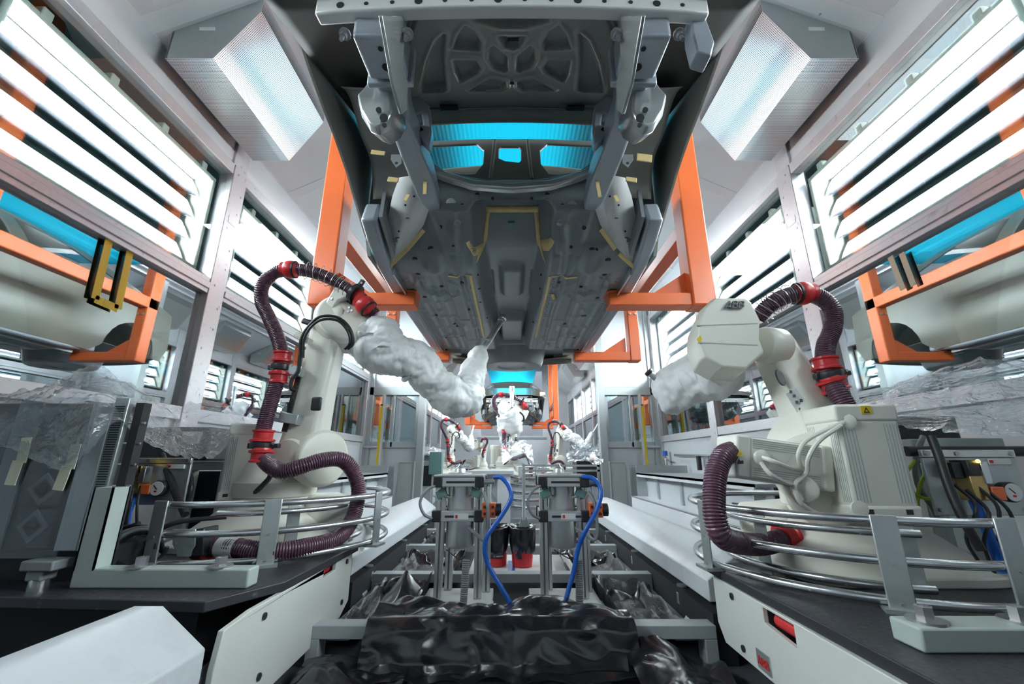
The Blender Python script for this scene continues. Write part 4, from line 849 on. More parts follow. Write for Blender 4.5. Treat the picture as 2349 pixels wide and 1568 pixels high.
# left carriage
lp = thing('robot_platform', 'low cream sided carriage with a black top plate under the left robot', 'platform', (-1.4, 2.4, -.9))
poly_plate(MB(), [(-2.15, 1.64), (-1.02, 1.56), (-.88, 1.80), (-.86, 2.55), (-1.16, 2.56), (-1.16, 3.45), (-2.15, 3.45)], ZP-.035, ZP).build('top_plate', 'black_plate', lp, bevel=.004)
MB().plate([(1.44, -.60), (1.46, -.50), (1.60, -.485), (2.52, -.485), (2.52, -.72), (2.40, -.78), (1.44, -.80)], [[(2.16, -.525), (2.30, -.525), (2.30, -.485-.008), (2.16, -.493)]], lambda a, b, e: (-.90+e, a, b), .02).build('side_panel', 'cream_panel', lp, bevel=.003)
for y, z in ((1.70, -.72), (2.44, -.515), (2.42, -.70), (1.68, -.53)): MB().lathe([(.012, 0), (.012, .006)], (-.88, y, z), (1, 0, 0), 12).build('bolt_cap', 'black_plastic', lp)
MB().rod((-.93, 2.18, -.515), (-.93, 2.30, -.515), .02).build('red_buffer', 'red', lp)
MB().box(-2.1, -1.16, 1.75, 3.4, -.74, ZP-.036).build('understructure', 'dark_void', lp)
for x in (-2.0, -1.22):
    for y in (1.9, 3.2): MB().box(x-.05, x+.05, y-.05, y+.05, PITS, -.73).build('leg', 'grey_paint', lp)
# right carriage
rp = thing('robot_platform', 'low cream sided carriage with black top plate under the right robot, red maker plate', 'platform', (1.45, 1.8, -.9))
poly_plate(MB(), [(2.2, .55), (.90, .55), (.885, 2.10), (1.16, 2.12), (1.16, 2.75), (2.2, 2.75)], ZP-.035, ZP).build('top_plate', 'black_plate', rp, bevel=.004)
MB().plate([(.55, -.485), (2.03, -.485), (2.03, -.66), (1.98, -.72), (.55, -.72)], [[(1.49, -.56), (1.66, -.545), (1.66, -.495), (1.49, -.495)]], lambda a, b, e: (.90-e, a, b), .02).build('side_panel', 'cream_panel', rp, bevel=.003)
for y, z in ((1.87, -.52), (1.83, -.685), (1.27, -.60), (1.2, -.70)): MB().lathe([(.012, 0), (.012, .006)], (.88, y, z), (-1, 0, 0), 12).build('bolt_cap', 'black_plastic', rp)
MB().rod((.93, 1.5, -.53), (.93, 1.64, -.53), .025).build('red_buffer', 'red', rp)
sg = MB().box(.876, .880, 1.655, 1.735, -.705, -.645).build('maker_plate', 'galv', rp)
letters(MB(), V((.8755, 1.728, -.690)), V((0, -1, 0)), V((0, 0, 1)), .027, V((-1, 0, 0)), .002).build('letters', 'red', sg)
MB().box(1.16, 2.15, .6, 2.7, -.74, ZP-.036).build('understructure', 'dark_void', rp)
for x in (1.22, 2.0):
    for y in (.8, 2.55): MB().box(x-.05, x+.05, y-.05, y+.05, PITS, -.73).build('leg', 'grey_paint', rp)
def nut(t, p):
    a = MB().lathe([(.042, 0), (.042, .006)], p, (0, 0, 1), 20).build('washer', 'bolt_steel', t); MB().lathe([(.02, .006), (.02, .035), (.013, .036), (.013, .03)], p, (0, 0, 1), 6).build('nut', 'bolt_steel', a)
ch = thing('channel_frame', 'green grey square tube frame with an open upright standing on the left carriage', 'frame', (-1.3, 1.73, ZP))
MB().box(-1.62, -.97, 1.70, 1.77, ZP, ZP+.065).build('base_tube', 'green_grey', ch, bevel=.006)
q = MB(); x0, x1, y0, y1 = -1.62, -1.545, 1.70, 1.775
for b in ((x0, x0+.006, y0, y1), (x1-.006, x1, y0, y1), (x0, x1, y0, y0+.006), (x0, x1, y1-.006, y1)): q.box(*b, ZP+.06, -.10)
q.build('upright', 'green_grey', ch)
for p in ((-1.40, 1.735, ZP+.065), (-1.10, 1.735, ZP+.065)): nut(ch, p)
ch2 = thing('channel_beam', 'pale green channel bolted across the right carriage in the near corner', 'channel', (1.6, 1.2, ZP))
MB().box(1.0, 2.2, 1.17, 1.26, ZP, ZP+.055).build('channel', 'green_grey', ch2, bevel=.006)
for p in ((1.06, 1.215, ZP+.055), (1.30, 1.215, ZP+.055), (1.7, 1.215, ZP+.055)): nut(ch2, p)
# white chamfered beams
def beam(s, y0, y1, label):
    t = thing('beam_cover', label, 'beam', (s*1.2, (y0+y1)/2, PITS))
    pr = [(.90, -.62), (.90, -.53), (1.05, -.42), (1.14, -.42), (1.14, -.62)]
    MB().prism(pr, y0, y1, lambda a, b, e: (s*a, e, b)).build('cover', 'white_beam', t, bevel=.006)
    for y in np.arange(y0+.15, y1, .9):
        q = MB(); q.box(*sorted((s*1.0, s*1.12)), y-.05, y+.05, PITS, -.62); q.build('support', 'dark_void', t)
        q = MB(); q.bar((s*.86, y+.12, PITS+.02), (s*1.0, y+.12, -.63), .012, .08, (0, 1, 0)); o = q.build('bracket', 'grey_paint', t); MB().lathe([(.035, 0), (.035, .05), (.026, .055), (.026, .08), (.03, .082), (.03, .09)], (s*.93, y+.25, PITS+.12), (0, 0, 1), 14).build('levelling_foot', 'galv', t)
    return t
beam(1, 2.14, 5.25, 'long white chamfered beam along the right of the pit')
beam(-1, 2.58, 5.25, 'long white chamfered beam along the left of the pit, behind the carriage')
beam(-1, -.9, 1.42, 'white chamfered beam end in the near left corner')
struct(MB().box(-.88, .88, 2.0, 9, PITS-.001, PITS+.005).build('floor_pit', 'pit_floor'))
for s in (-1, 1):
    MB_ = MB().box(*sorted((s*.90, s*.99)), 2.62 if s < 0 else 2.12, 5.2, PITS, -.66); o = MB_.build('side_rail', 'dark_void'); tag(o, 'dark filler in the void under the white beam on the %s' % ('left' if s < 0 else 'right'), 'rail', 'dark fillers under the pit beams')  # solid dark block put in where the open void under the beam looks dark
    o = MB().box(*sorted((s*.78, s*.9)), 2.3, 5.2, -.83, -.79).build('ledge_rail', 'grey_paint', bevel=.004); tag(o, 'flat grey ledge rail beside the trays on the %s' % ('left' if s < 0 else 'right'), 'rail', 'pit ledge rails')
nm = ('nearest', 'second', 'third', 'fourth', 'fifth')
for k, y in enumerate((2.1, 2.97, 3.9, 4.75, 5.6)):
    t = thing('cross_frame', '%s grey cross frame over the pit trays, counted away from the camera' % nm[k], 'frame', (0, y, PITS), 'cross frames over the pit')
    MB().box(-.90, .90, y, y+.085, -.752, -.70).build('cross_bar', 'grey_paint', t, bevel=.003)
    for s in (-1, 1): MB().box(*sorted((s*.845, s*.90)), y, y+.085, PITS+.005, -.752).build('leg', 'grey_paint', t, bevel=.003)
# trays lined with black film
def film(name, m, x0, x1, y0, y1, zf, label, amp=.02, sc_=7., nx=60, ny=60, seed=0., group=None):
    X, Y = np.meshgrid(np.linspace(x0, x1, nx), np.linspace(y0, y1, ny), indexing='ij'); G = np.zeros((nx, ny, 3))
    for i in range(nx):
        for j in range(ny):
            p = V((X[i, j], Y[i, j], 0)); n = noise.noise(p*sc_+V((seed, 0, 0))); r = abs(noise.noise(p*sc_*.8+V((0, seed, 3)))); r2 = abs(noise.noise(p*sc_*2.2+V((5, seed, 3))))
            z = zf(i/(nx-1), j/(ny-1)); e = amp*(n*.5+r*1.7+.6*r2-.6)
            G[i, j] = (p.x+e*.6*noise.noise(p*4+V((9, 9, seed))), p.y+e*.5, z+e)
    o = MB().grid(G).build(name, m, ang=180); return tag(o, label, 'plastic film', group)
for k, y in enumerate((2.2, 3.07, 4.0)):
    for s in (-1, 1):
        sd = 'left' if s < 0 else 'right'
        def zf(u, v, s=s): e = min(u, 1-u, v, 1-v); return -.80+.08*float(sm((.13-e)/.13))+.05*float(sm((.1-(u if s > 0 else 1-u))/.1))
        film('tray_film', 'film_dry' if k < 2 else 'black_film', *( (-.80, -.36-.14*(k == 0)) if s < 0 else (.36+.14*(k == 0), .80)), y, y+.75, zf, 'black film lined tray on the %s between the %s and %s cross frame' % (sd, nm[k], nm[k+1]), .022, 7, 52, 60, k*3.1+s, 'film lined pit trays')
        def zk(u, v): return -.76-.10*v+.03*math.sin(u*9)
        film('skirt_film', 'black_film', *( (-.84, -.40) if s < 0 else (.40, .84)), y+.60, y+.80, lambda u, v: -.80+.09*math.sin(math.pi*min(1, v*1.1))*(.6+.4*math.sin(u*7+k)), 'crumpled black film edge behind the %s %s tray' % (nm[k], sd), .05, 8, 50, 16, k*2.7+s*1.3, 'crumpled film edges')
# big sheet draped over the nearest cross frame
PR = [(2.40, -.77), (2.37, -.71), (2.33, -.672), (2.25, -.66), (2.16, -.66), (2.09, -.662), (2.045, -.70), (2.03, -.76), (2.012, -.81), (1.985, -.832), (1.93, -.836)]
def drape(u, v):
    f = v*(len(PR)-1); j = min(int(f), len(PR)-2); a, b = PR[j], PR[j+1]; t = f-j; return a[0]+(b[0]-a[0])*t, a[1]+(b[1]-a[1])*t
nx, ny = 120, 70; G = np.zeros((nx, ny, 3))
for i in range(nx):
    for j in range(ny):
        u, v = i/(nx-1), j/(ny-1); y, z = drape(u, v); x = -.63+1.16*u; wd = float(sm(u/.12)*sm((1-u)/.12)); w_ = .28*math.sin(u*7)
        x += .05*(v-.5)*math.sin(u*9); p = V((x*1.0+z*.7, y*1.3+w_*.2, z*1.3-x*.3)); e = .036*(.5*noise.noise(p*3)+1.9*abs(noise.noise(p*3.6+V((2, 0, 0))))+.7*abs(noise.noise(p*8))-.6)
        back = float(sm((v*-1+.35)/.3)); z += -.05*back*(1-wd)+.03*back*math.sin(u*11)
        G[i, j] = (x, y-e*(.9 if .45 < v < .9 else .3)-.02*(1-wd), max(z+e*(.3 if .45 < v < .9 else 1.), -.845))
o = MB().grid(G).build('film_sheet', 'black_film', ang=180); tag(o, 'large black plastic sheet draped over the nearest cross frame in the middle', 'plastic film')
film('film_sheet', 'black_film', .48, .86, 1.62, 2.06, lambda u, v: -.83+.06*v+.05*math.sin(u*5)*v, 'crumpled black plastic sheet on the floor below the right end of the near frame', .035, 5, 70, 60, 5.)
film('film_sheet', 'black_film', -.86, -.42, 1.60, 2.05, lambda u, v: -.835+.04*v+.03*math.sin(u*6)*v, 'crumpled black plastic sheet on the floor below the left end of the near frame', .03, 5, 70, 60, 9.)
film('film_flap', 'black_film', -.70, -.50, 2.35, 2.62, lambda u, v: -.74+.15*v*(1-abs(u-.5)*1.5), 'pointed black film flap standing against the left pump base', .02, 6, 24, 30, 3.)
o = MB().box(-.42, .40, 1.2, 1.98, PITS, PITS+.006).build('floor_plate', 'floor_grey', bevel=.003); tag(o, 'bare grey floor plate at the bottom of the view', 'floor plate')

# ================================================================ dispensing pumps in the middle
def pump(cx, label, right):
    y = 2.60; t = thing('dispensing_pump', label, 'pump', (cx, y, -.72)); d = at(1174, 1100, Y=y)
    MB().box(cx-.19, cx+.19, y-.24, y+.16, -.77, -.725).build('base_plate', 'cream_panel', t, bevel=.004)
    [MB().box(cx+a_, cx+a_+.14, y-.19, y-.05, PITS, -.73).build('foot_block', 'grey_paint', t, bevel=.004) for a_ in (-.20, .06)]; q = MB().box(cx-.05, cx+.05, y-.2, y-.12, PITS, -.77); q.build('foot_block', 'grey_paint', t, bevel=.004)
    for i, (dx, dy) in enumerate(((-.11, -.02), (-.075, .14), (.11, -.02), (.15, .10))):
        p = MB(); x = cx+dx; w_ = .022; p.box(x-w_, x+w_, y+dy-w_, y+dy+w_, -.725, -.135); o = p.build('post', 'satin_alu', t, bevel=.003)
        MB().box(x-.005, x+.005, y+dy-w_-.001, y+dy-w_+.001, -.72, -.14).build('groove', 'logo_ink', o)
    for z in (-.115, -.295):
        for yy in (y-.125, y+.13):
            MB().box(cx-.135, cx+.135, yy-.02, yy+.02, z-.026, z+.026).build('cross_rail', 'satin_alu', t, bevel=.003)
            if yy < y: MB().box(cx-.07, cx+.09, yy-.0215, yy-.019, z-.007, z+.005).build('rail_slot', 'ink', t)
            for s in (-1, 1): MB().box(cx+s*.117-.026, cx+s*.117+.026, yy-.026, yy+.026, z-.03, z+.03).build('corner_block', 'black_plastic', t, bevel=.006)
        for s in (-1, 1): MB().box(cx+s*.115-.02, cx+s*.115+.02, y-.105, y+.11, z-.024, z+.024).build('side_rail', 'satin_alu', t, bevel=.003)
    MB().box(cx-.02, cx+.06, y-.148, y-.1455, -.31, -.28).build('label', 'white_label', t)
    MB().cbox((cx-.005, y-.149, -.295), (.012, .002, .016)).build('label_mark', 'red', t)
    MB().lathe([(.078, -.27), (.078, -.12), (.082, -.115), (.05, -.11)], (cx, y, 0), n=32).build('upper_cylinder', 'satin_alu', t)
    MB().lathe([(.03, -.475), (.076, -.47), (.080, -.46), (.080, -.30), (.07, -.29)], (cx, y, 0), n=32).build('lower_cylinder', 'satin_alu', t)
    MB().box(cx-.14, cx+.14, y-.15, y+.15, -.088, -.078).build('top_plate', 'galv', t, bevel=.002)
    MB().lathe([(.07, -.078), (.07, -.070), (.035, -.065), (.03, -.045), (.02, -.04), (.004, -.02)], (cx-.01, y, 0), n=24).build('dome', 'satin_alu', t)
    for s in (-1, 1):
        q = MB().box(-.028, .028, -.02, .02, -.022, .022, Matrix.Translation((cx+s*.10, y-.10, -.178)) @ Matrix.Rotation(s*.4, 4, 'Y')); g = q.build('sensor', 'green_box', t, bevel=.004)
        MB().rod((cx+s*.085, y-.10, -.19), (cx+s*.055, y-.08, -.20), .010).build('sensor_plug', 'bolt_steel', g)
        q = MB(); q.bar((cx+s*.15, y-.10, -.19), (cx+s*.10, y-.10, -.215), .02, .004).bar((cx+s*.10, y-.10, -.215), (cx+s*.10, y-.10, -.27), .02, .004, (1, 0, 0)); q.build('sensor_bracket', 'galv', g)
    vx = cx+.165
    a = MB().box(vx-.03, vx+.045, y-.16, y-.10, -.30, -.225).build('valve_block', 'orange', t, bevel=.004)
    for dx, z in ((-.015, -.245), (.03, -.245), (-.015, -.28), (.03, -.28)): MB().lathe([(.008, 0), (.008, .004)], (vx+dx, y-.16, z), (0, -1, 0), 10).build('valve_port', 'ink', a)
    MB().rod((vx+.045, y-.13, -.262), (vx+.075, y-.13, -.262), .034, n=24).build('valve_knob', 'black_plastic', a)
    MB().rod((vx+.005, y-.14, -.225), (vx+.0, y-.13, -.14), .012).build('pipe', 'galv', t); MB().rod((cx+.13, y-.12, -.118), (cx+.20, y-.12, -.112), .014).build('hose_fitting', 'galv', t)
    MB().tube([(cx-.12, y-.14, -.13), (cx-.175, y-.16, -.16), (cx-.205, y-.17, -.22), (cx-.18, y-.17, -.28), (cx-.14, y-.15, -.305)], .008, 8).build('cable', 'grey_cable', t)
    MB().tube([(cx+.14, y-.13, -.17), (cx+.165, y-.17, -.23), (cx+.17, y-.17, -.36), (cx+.15, y-.17, -.41), (cx+.10, y-.15, -.38), (cx+.06, y-.12, -.355)], .009, 8).build('cable', 'grey_cable', t)
    MB().ribbed([(cx+.06, y-.2, -.50), (cx+.055, y-.21, -.65), (cx+.045, y-.23, -.84)], .02, .01, 12).build('conduit', 'grey_cable', t)
    MB().tube([(cx+.05, y-.16, -.49), (cx+.02, y-.18, -.50), (cx-.06, y-.1, -.47)], .003, 6).build('cable_tie', 'black_rubber', t)
    B = [(1133, 1094, 2.46), (1150, 1095, 2.44), (1167, 1115, 2.42), (1172, 1142, 2.40), (1152, 1180, 2.38), (1122, 1222, 2.36), (1112, 1252, 2.36), (1119, 1292, 2.36), (1147, 1342, 2.34), (1172, 1384, 2.33)] if not right else \
        [(1335, 1093, 2.46), (1358, 1096, 2.44), (1375, 1113, 2.42), (1378, 1138, 2.40), (1366, 1175, 2.38), (1344, 1215, 2.36), (1327, 1255, 2.38), (1316, 1310, 2.38), (1300, 1370, 2.36), (1296, 1420, 2.34)]
    MB().tube(PY(B), .0125, 14).build('air_hose', 'blue_hose', t)
    return t
pump(-.30, 'left twin post dispensing pump with aluminium frame and a blue hose curving down in front', False)
pump(.29, 'right twin post dispensing pump with aluminium frame, blue hose on its outer side', True)
# buckets, board, spade
o = MB().box(-.30, .45, 3.12, 3.72, -.745, -.735).build('work_board', 'white_label', bevel=.003); tag(o, 'white board edged with blue tape under the red buckets', 'board')
for b in ((-.30, .45, 3.125, 3.15), (-.03, .02, 3.15, 3.5)):
    q = MB().box(*b, -.735, -.7335).build('blue_tape', 'blue_hose', o)
def bucket(c, label, word):
    t = thing('bucket', label, 'bucket', c, 'lined red buckets'); x, y, z = c
    MB().lathe([(.06, 0), (.072, .004), (.075, .03), (.088, .235), (.084, .235), (.07, .02)], c, n=32, cap=False).build('pail', 'red', t)
    l = MB().lathe([(.082, .09), (.086, .10), (.094, .17), (.100, .25), (.102, .275), (.09, .27), (.082, .22), (.07, .06)], c, n=48, cap=False).build('bin_liner', 'black_film', t, ang=180); wrinkle(l, .012, 26, x*10)
    if word:
        q = MB().lathe([(.0815, .062), (.084, .10)], c, n=60, cap=False); bm = q.bm; bmesh.ops.delete(bm, geom=[v for v in bm.verts if v.co.y-y > -.05 or abs(v.co.x-x) > .055], context='VERTS'); q.build('label', 'ink', t, solid=.001)
        tx = bpy.data.curves.new('t', 'FONT'); tx.body = 'n waste'; tx.size = .022; to = bpy.data.objects.new('t', tx); C.objects.link(to); bpy.context.view_layer.update()
        me = bpy.data.meshes.new_from_object(to.evaluated_get(bpy.context.evaluated_depsgraph_get())); bpy.data.objects.remove(to)
        for v in me.vertices:
            a = -1.9+(v.co.x)/.084+.15; r = .0862; v.co = V((x+r*math.cos(a), y+r*math.sin(a), z+.07+v.co.y))
        me.materials.append(MATS['white_label']); to = bpy.data.objects.new('label_text', me); C.objects.link(to); to.parent = t; to.matrix_parent_inverse = Matrix.Translation(-t.location)
    return t
bucket((-.115, 3.36, -.735), 'red bucket with a black liner and a printed label, behind the left pump', True)
bucket((.075, 3.34, -.735), 'red bucket with a black liner and a spade standing in it', False)
bucket((.44, 4.25, -.735), 'small far red bucket beside the right pump post', False)
t = thing('spade', 'long handled steel spade standing upright in the middle bucket', 'spade', (.085, 3.30, -.55))
MB().rod((.088, 3.30, -.42), (.088, 3.30, -.02), .012).build('handle', 'steel', t)
MB().prism([(-.02, -.40), (.02, -.40), (.058, -.50), (.058, -.56), (-.05, -.56), (-.05, -.50)], 3.298, 3.306, lambda a, b, e: (.088+a, e, b)).build('blade', 'galv', t, bevel=.002)
# ================================================================ cabinets, dust sheets and pneumatics beside the robots
def film_ctrl(name, rows, label, amp=.02, nu=110, nv=60, seed=0., sc_=9., m='clear_film'):
    R = [resample(c_, sum((b-a).length for a, b in zip(c_, c_[1:]))/(nu-1)*.9999) for c_ in [catmull(PY(r), 12) for r in rows]]; n = min(len(r) for r in R); cols = []
    for i in range(n):
        cl = catmull([r[i] for r in R], 20); L = sum((b-a).length for a, b in zip(cl, cl[1:])); c_ = [cl[min(int(k*(len(cl)-1)/(nv-1)), len(cl)-1)] for k in range(nv)]; cols.append(c_)
    G = np.array([[tuple(p) for p in c_] for c_ in cols])
    for i in range(G.shape[0]):
        for j in range(G.shape[1]):
            p = V(G[i, j]); e = amp*(noise.noise(p*sc_*.5+V((seed, 0, 0)))+.9*(1-abs(noise.noise(p*sc_+V((0, seed, 0)))))**4-.3+.35*(1-abs(noise.noise(p*sc_*2.3+V((0, 0, seed)))))**4); G[i, j] = p+V((e*.4, -e*.7, e))
    o = MB().grid(G).build(name, m, ang=180); return tag(o, label, 'plastic sheet')
# left: electronics cabinet with an acrylic front
t = thing('electronics_cabinet', 'dark electronics cabinet with acrylic front and two pale tape strips, near left', 'cabinet', (-1.95, 1.9, -.36))
MB().box(-2.26, -1.72, 1.805, 1.92, -.34, .24).build('housing', 'black_plastic', t, bevel=.006)
MB().box(-2.26, -1.70, 1.70, 1.706, -.35, .25).build('acrylic_front', 'acrylic', t)
MB().box(-1.79, -1.70, 1.775, 1.80, -.34, .24).build('metal_strip', 'galv', t, bevel=.004)
hs = MB().box(-1.70, -1.64, 1.775, 1.80, -.34, .26).build('vent_panel', 'galv', t, bevel=.003)
q = MB()
for i in range(56): z = -.32+i*.0098; q.box(-1.69, -1.65, 1.772, 1.7755, z, z+.005)
q.build('vent_slots', 'ink', hs)
MB().box(-1.62, -1.585, 1.79, 1.83, -.34, .24).build('black_strip', 'black_plastic', t)
for i in range(6): MB().rod((-1.64, 1.80, -.27+i*.085), (-1.57, 1.80, -.27+i*.085), .005, n=8).build('standoff', 'bolt_steel', t)
for i, z in enumerate((-.25, -.11, .03, .14)):
    M = Matrix.Translation((-1.90, 1.79, z)) @ Matrix.Rotation(math.radians(45), 4, 'Y'); f = MB().box(-.078, .078, -.008, .004, -.078, .078, Matrix.Translation((-1.90, 1.79, z))).build('fan_tile', 'black_plate', t)
    for r in (.045, .03, .015): MB().box(-r, r, -.014, -.008+.002*(r < .02), -r, r, M).build('fan_ring', 'logo_ink' if r != .03 else 'black_plate', f, bevel=.002)
MB().box(-2.12, -2.02, 1.79, 1.8, -.34, .24).build('inner_panel', 'grey_cable', t)
for px0, py0, px1, py1 in ((62, 1003, 22, 1112), (175, 1018, 132, 1124)):
    a, b = at(px0, py0, Y=1.695), at(px1, py1, Y=1.695); m_ = a.lerp(b, .55)+V((.012, 0, 0)); q = MB().bar(a, m_, .040, .003, (0, 1, 0)).bar(m_+V((-.01, -.002, .01)), b, .042, .003, (0, 1, 0)); q.build('masking_tape', 'tape_pale', t)
MB().box(-1.78, -1.66, 1.66, 1.74, -.385, -.35).box(-1.76, -1.70, 1.67, 1.73, -.42, -.385).build('support_arm', 'grey_cable', t, bevel=.006)
MB().rod((-1.73, 1.70, -.45), (-1.73, 1.70, -.41), .03).build('support_foot', 'steel', t); MB().box(-2.3, -1.66, 1.82, 2.1, -.45, -.34).build('plinth', 'dark_void', t)
film_ctrl('dust_sheet', [[(-20, 908, 2.15), (110, 880, 2.15), (215, 846, 2.12), (300, 885, 2.15), (390, 930, 2.25), (440, 925, 2.4), (520, 935, 2.5), (592, 976, 2.6)],
    [(-20, 950, 1.85), (100, 945, 1.76), (205, 925, 1.74), (290, 945, 1.85), (370, 985, 2.05), (430, 985, 2.3), (500, 980, 2.4), (575, 990, 2.5)],
    [(-20, 1015, 1.68), (90, 1060, 1.675), (165, 1080, 1.675), (262, 985, 1.74), (335, 1020, 1.9), (392, 1044, 2.05), (480, 1050, 2.3), (548, 1008, 2.45)]], 'clear crumpled plastic dust sheet draped over the left cabinet', .026, seed=2., sc_=11.)
film_ctrl('dust_sheet', [[(1945, 925, 2.32), (2050, 885, 2.25), (2160, 850, 2.15), (2250, 830, 2.05), (2370, 832, 1.95)], [(1960, 962, 2.2), (2080, 930, 2.05), (2180, 920, 1.92), (2280, 910, 1.85), (2370, 905, 1.8)],
    [(1985, 985, 2.15), (2080, 988, 2.02), (2180, 995, 1.85), (2270, 1000, 1.78), (2370, 1006, 1.72)]], 'clear crumpled plastic dust sheet over the equipment behind the right robot', .020, seed=6., sc_=11.)
t = thing('covered_equipment', 'dark boxes under the plastic dust sheet behind the right robot', 'equipment', at(2200, 1000, Y=2.3))
MB().box(1.95, 2.28, 2.15, 2.9, .0, .22).build('box', 'black_plastic', t, bevel=.01); MB().box(1.85, 2.28, 2.2, 2.6, -.08, -.02).build('tray', 'galv', t, bevel=.004)
t = thing('covered_equipment', 'dark boxes under the right half of the left dust sheet', 'equipment', at(470, 1000, Y=2.7))
MB().box(-2.26, -1.85, 2.6, 2.96, .0, .20).build('box', 'black_plastic', t, bevel=.01); MB().box(-2.0, -1.9, 2.57, 2.6, .10, .17).build('plate', 'white_label', t)
# pneumatic panels
def pneumatic(s, P, Y, label, sc_=1.):
    """P(dx, dz): point in the panel plane"""
    t = thing('pneumatic_panel', label, 'pneumatic panel', P(0, 0))
    bx = lambda x0, x1, z0, z1, y0, y1, nm, m, par=t, b=.003: MB().box(P(x0, 0).x, P(x1, 0).x, Y+y0, Y+y1, P(0, z0).z, P(0, z1).z).build(nm, m, par, bevel=b)
    bx(-.16, .22, -.12, .10, 0, .012, 'mounting_plate', 'galv'); bx(-.16, .22, .10, .13, -.005, .012, 'top_strip', 'satin_alu')
    a = bx(-.05, .01, -.06, .05, -.06, 0, 'valve_body', 'brass'); bx(-.055, -.01, .03, .09, -.07, 0, 'solenoid', 'black_plastic'); bx(-.10, -.06, .02, .08, -.05, 0, 'solenoid', 'black_plastic')
    bx(.02, .07, -.06, -.01, -.06, 0, 'regulator', 'orange'); bx(.0, .03, .0, .085, -.065, -.02, 'filter_glass', 'steel')
    g = P(.105, -.03); MB().lathe([(.036, 0), (.038, -.03), (.036, -.034)], (g.x, Y-.02, g.z), (0, 1, 0), 28).build('gauge', 'black_plastic', t)
    d = MB().lathe([(.033, 0), (.033, .002)], (g.x, Y-.055, g.z), (0, -1, 0), 28).build('gauge_dial', 'white_label', t); MB().bar((g.x-.015, Y-.058, g.z+.015), (g.x+.004, Y-.058, g.z-.004), .003, .002, (0, 1, 0)).build('needle', 'ink', d)
    MB().cbox((g.x-.002, Y-.058, g.z-.014), (.012, .001, .008)).build('dial_mark', 'red', d)
    bx(.10, .19, .07, .095, -.008, 0, 'maker_plate', 'white_label'); bx(.10, .115, .078, .09, -.010, -.008, 'maker_mark', 'red')
    e = P(-.018, .085); MB().ball((e.x, Y-.075, e.z), .007, 6).build('indicator_lamp', 'lamp_amber', t)
    for dx, dz in ((-.14, .115), (.2, .115), (-.02, .115), (-.14, -.1), (.2, -.1)): p = P(dx, dz); MB().lathe([(.009, 0), (.009, .006)], (p.x, Y-.004, p.z), (0, -1, 0), 8).build('screw', 'bolt_steel', t)
    h = P(-.03, -.06); MB().tube([(h.x, Y-.03, h.z), (h.x+.0, Y-.045, h.z-.1), (h.x+.02, Y-.04, h.z-.25)], .017, 12).build('air_hose', 'blue_hose', t)
    for k in range(4):
        a_ = P(-.11+.04*k, .0-.02*(k % 2)); MB().tube([(a_.x, Y-.05, a_.z), (a_.x+.03, Y-.08, a_.z-.08), (a_.x-.02+.02*k, Y-.06, a_.z-.19), (a_.x+.05, Y-.02, a_.z-.30)], .006, 8).build('cable', 'black_rubber', t)
    return t
c0 = at(340, 1105, Y=2.2); pneumatic(-1, lambda dx, dz: V((c0.x+dx*.9, 2.2, c0.z+dz*.9)), 2.2, 'pneumatic panel with pressure gauge and orange regulator behind the left upright')
c1 = at(2222, 1108, Y=1.75); pneumatic(1, lambda dx, dz: V((c1.x+dx, 1.75, c1.z+dz)), 1.75, 'pneumatic panel with brass valves and pressure gauge at the right edge')
def cable(pts, r, m, label, nm='cable'):
    o = MB().tube(PY(pts), r, 10).build(nm, m); return tag(o, label, 'cable')
cable([(2100, 1052, 1.9), (2078, 1090, 1.88), (2085, 1120, 1.86), (2120, 1142, 1.84), (2165, 1140, 1.84), (2190, 1110, 1.84), (2198, 1075, 1.84)], .007, 'lime', 'yellow green earth wire looped behind the right motor')
cable([(2108, 1200, 1.85), (2106, 1130, 1.85), (2125, 1085, 1.82), (2160, 1065, 1.8), (2190, 1055, 1.8)], .007, 'lime', 'yellow green earth wire rising from the right cage to the panel')
cable([(2135, 1000, 1.72), (2155, 1050, 1.70), (2180, 1125, 1.68), (2215, 1200, 1.66), (2250, 1260, 1.66)], .016, 'black_rubber', 'thick black hose hanging down in front of the right pneumatic panel')
cable([(2118, 1000, 1.9), (2100, 1050, 1.9), (2105, 1110, 1.9), (2140, 1165, 1.88), (2160, 1205, 1.86)], .011, 'grey_cable', 'grey cable hanging down beside the right motor')
cable([(285, 1010, 2.1), (300, 1012, 2.1), (312, 1022, 2.1), (308, 1040, 2.1), (290, 1055, 2.1)], .010, 'lime', 'bright green cable bend under the left dust sheet')
cable([(370, 1042, 2.25), (388, 1090, 2.2), (405, 1135, 2.15), (425, 1180, 2.1)], .017, 'black_rubber', 'black bar sloping down behind the left pneumatic panel', 'conduit')
cable([(425, 1085, 2.35), (437, 1090, 2.35), (438, 1120, 2.33), (430, 1150, 2.33)], .014, 'black_rubber', 'short black cable bend beside the navy screen')
cable([(310, 1235, 2.1), (360, 1215, 2.15), (420, 1195, 2.2), (520, 1185, 2.3)], .011, 'black_rubber', 'black cable running into the left cage')
for k in range(7):
    c_ = at(312+4*(k % 3), 1258-3*k, Y=1.95+.03*k); r = .085+.010*(k % 4); q = MB().tube([c_+V((r*math.cos(a)*1.0, .25*r*math.sin(a*1.0+k), r*math.sin(a)*.72)) for a in np.linspace(.3*k, .3*k+5.6, 16)], .009, 8); o = q.build('cable_loop', 'grey_cable' if k % 3 else 'black_rubber'); tag(o, 'loop of the coiled cables lying behind the left upright', 'cable', 'coiled cables')
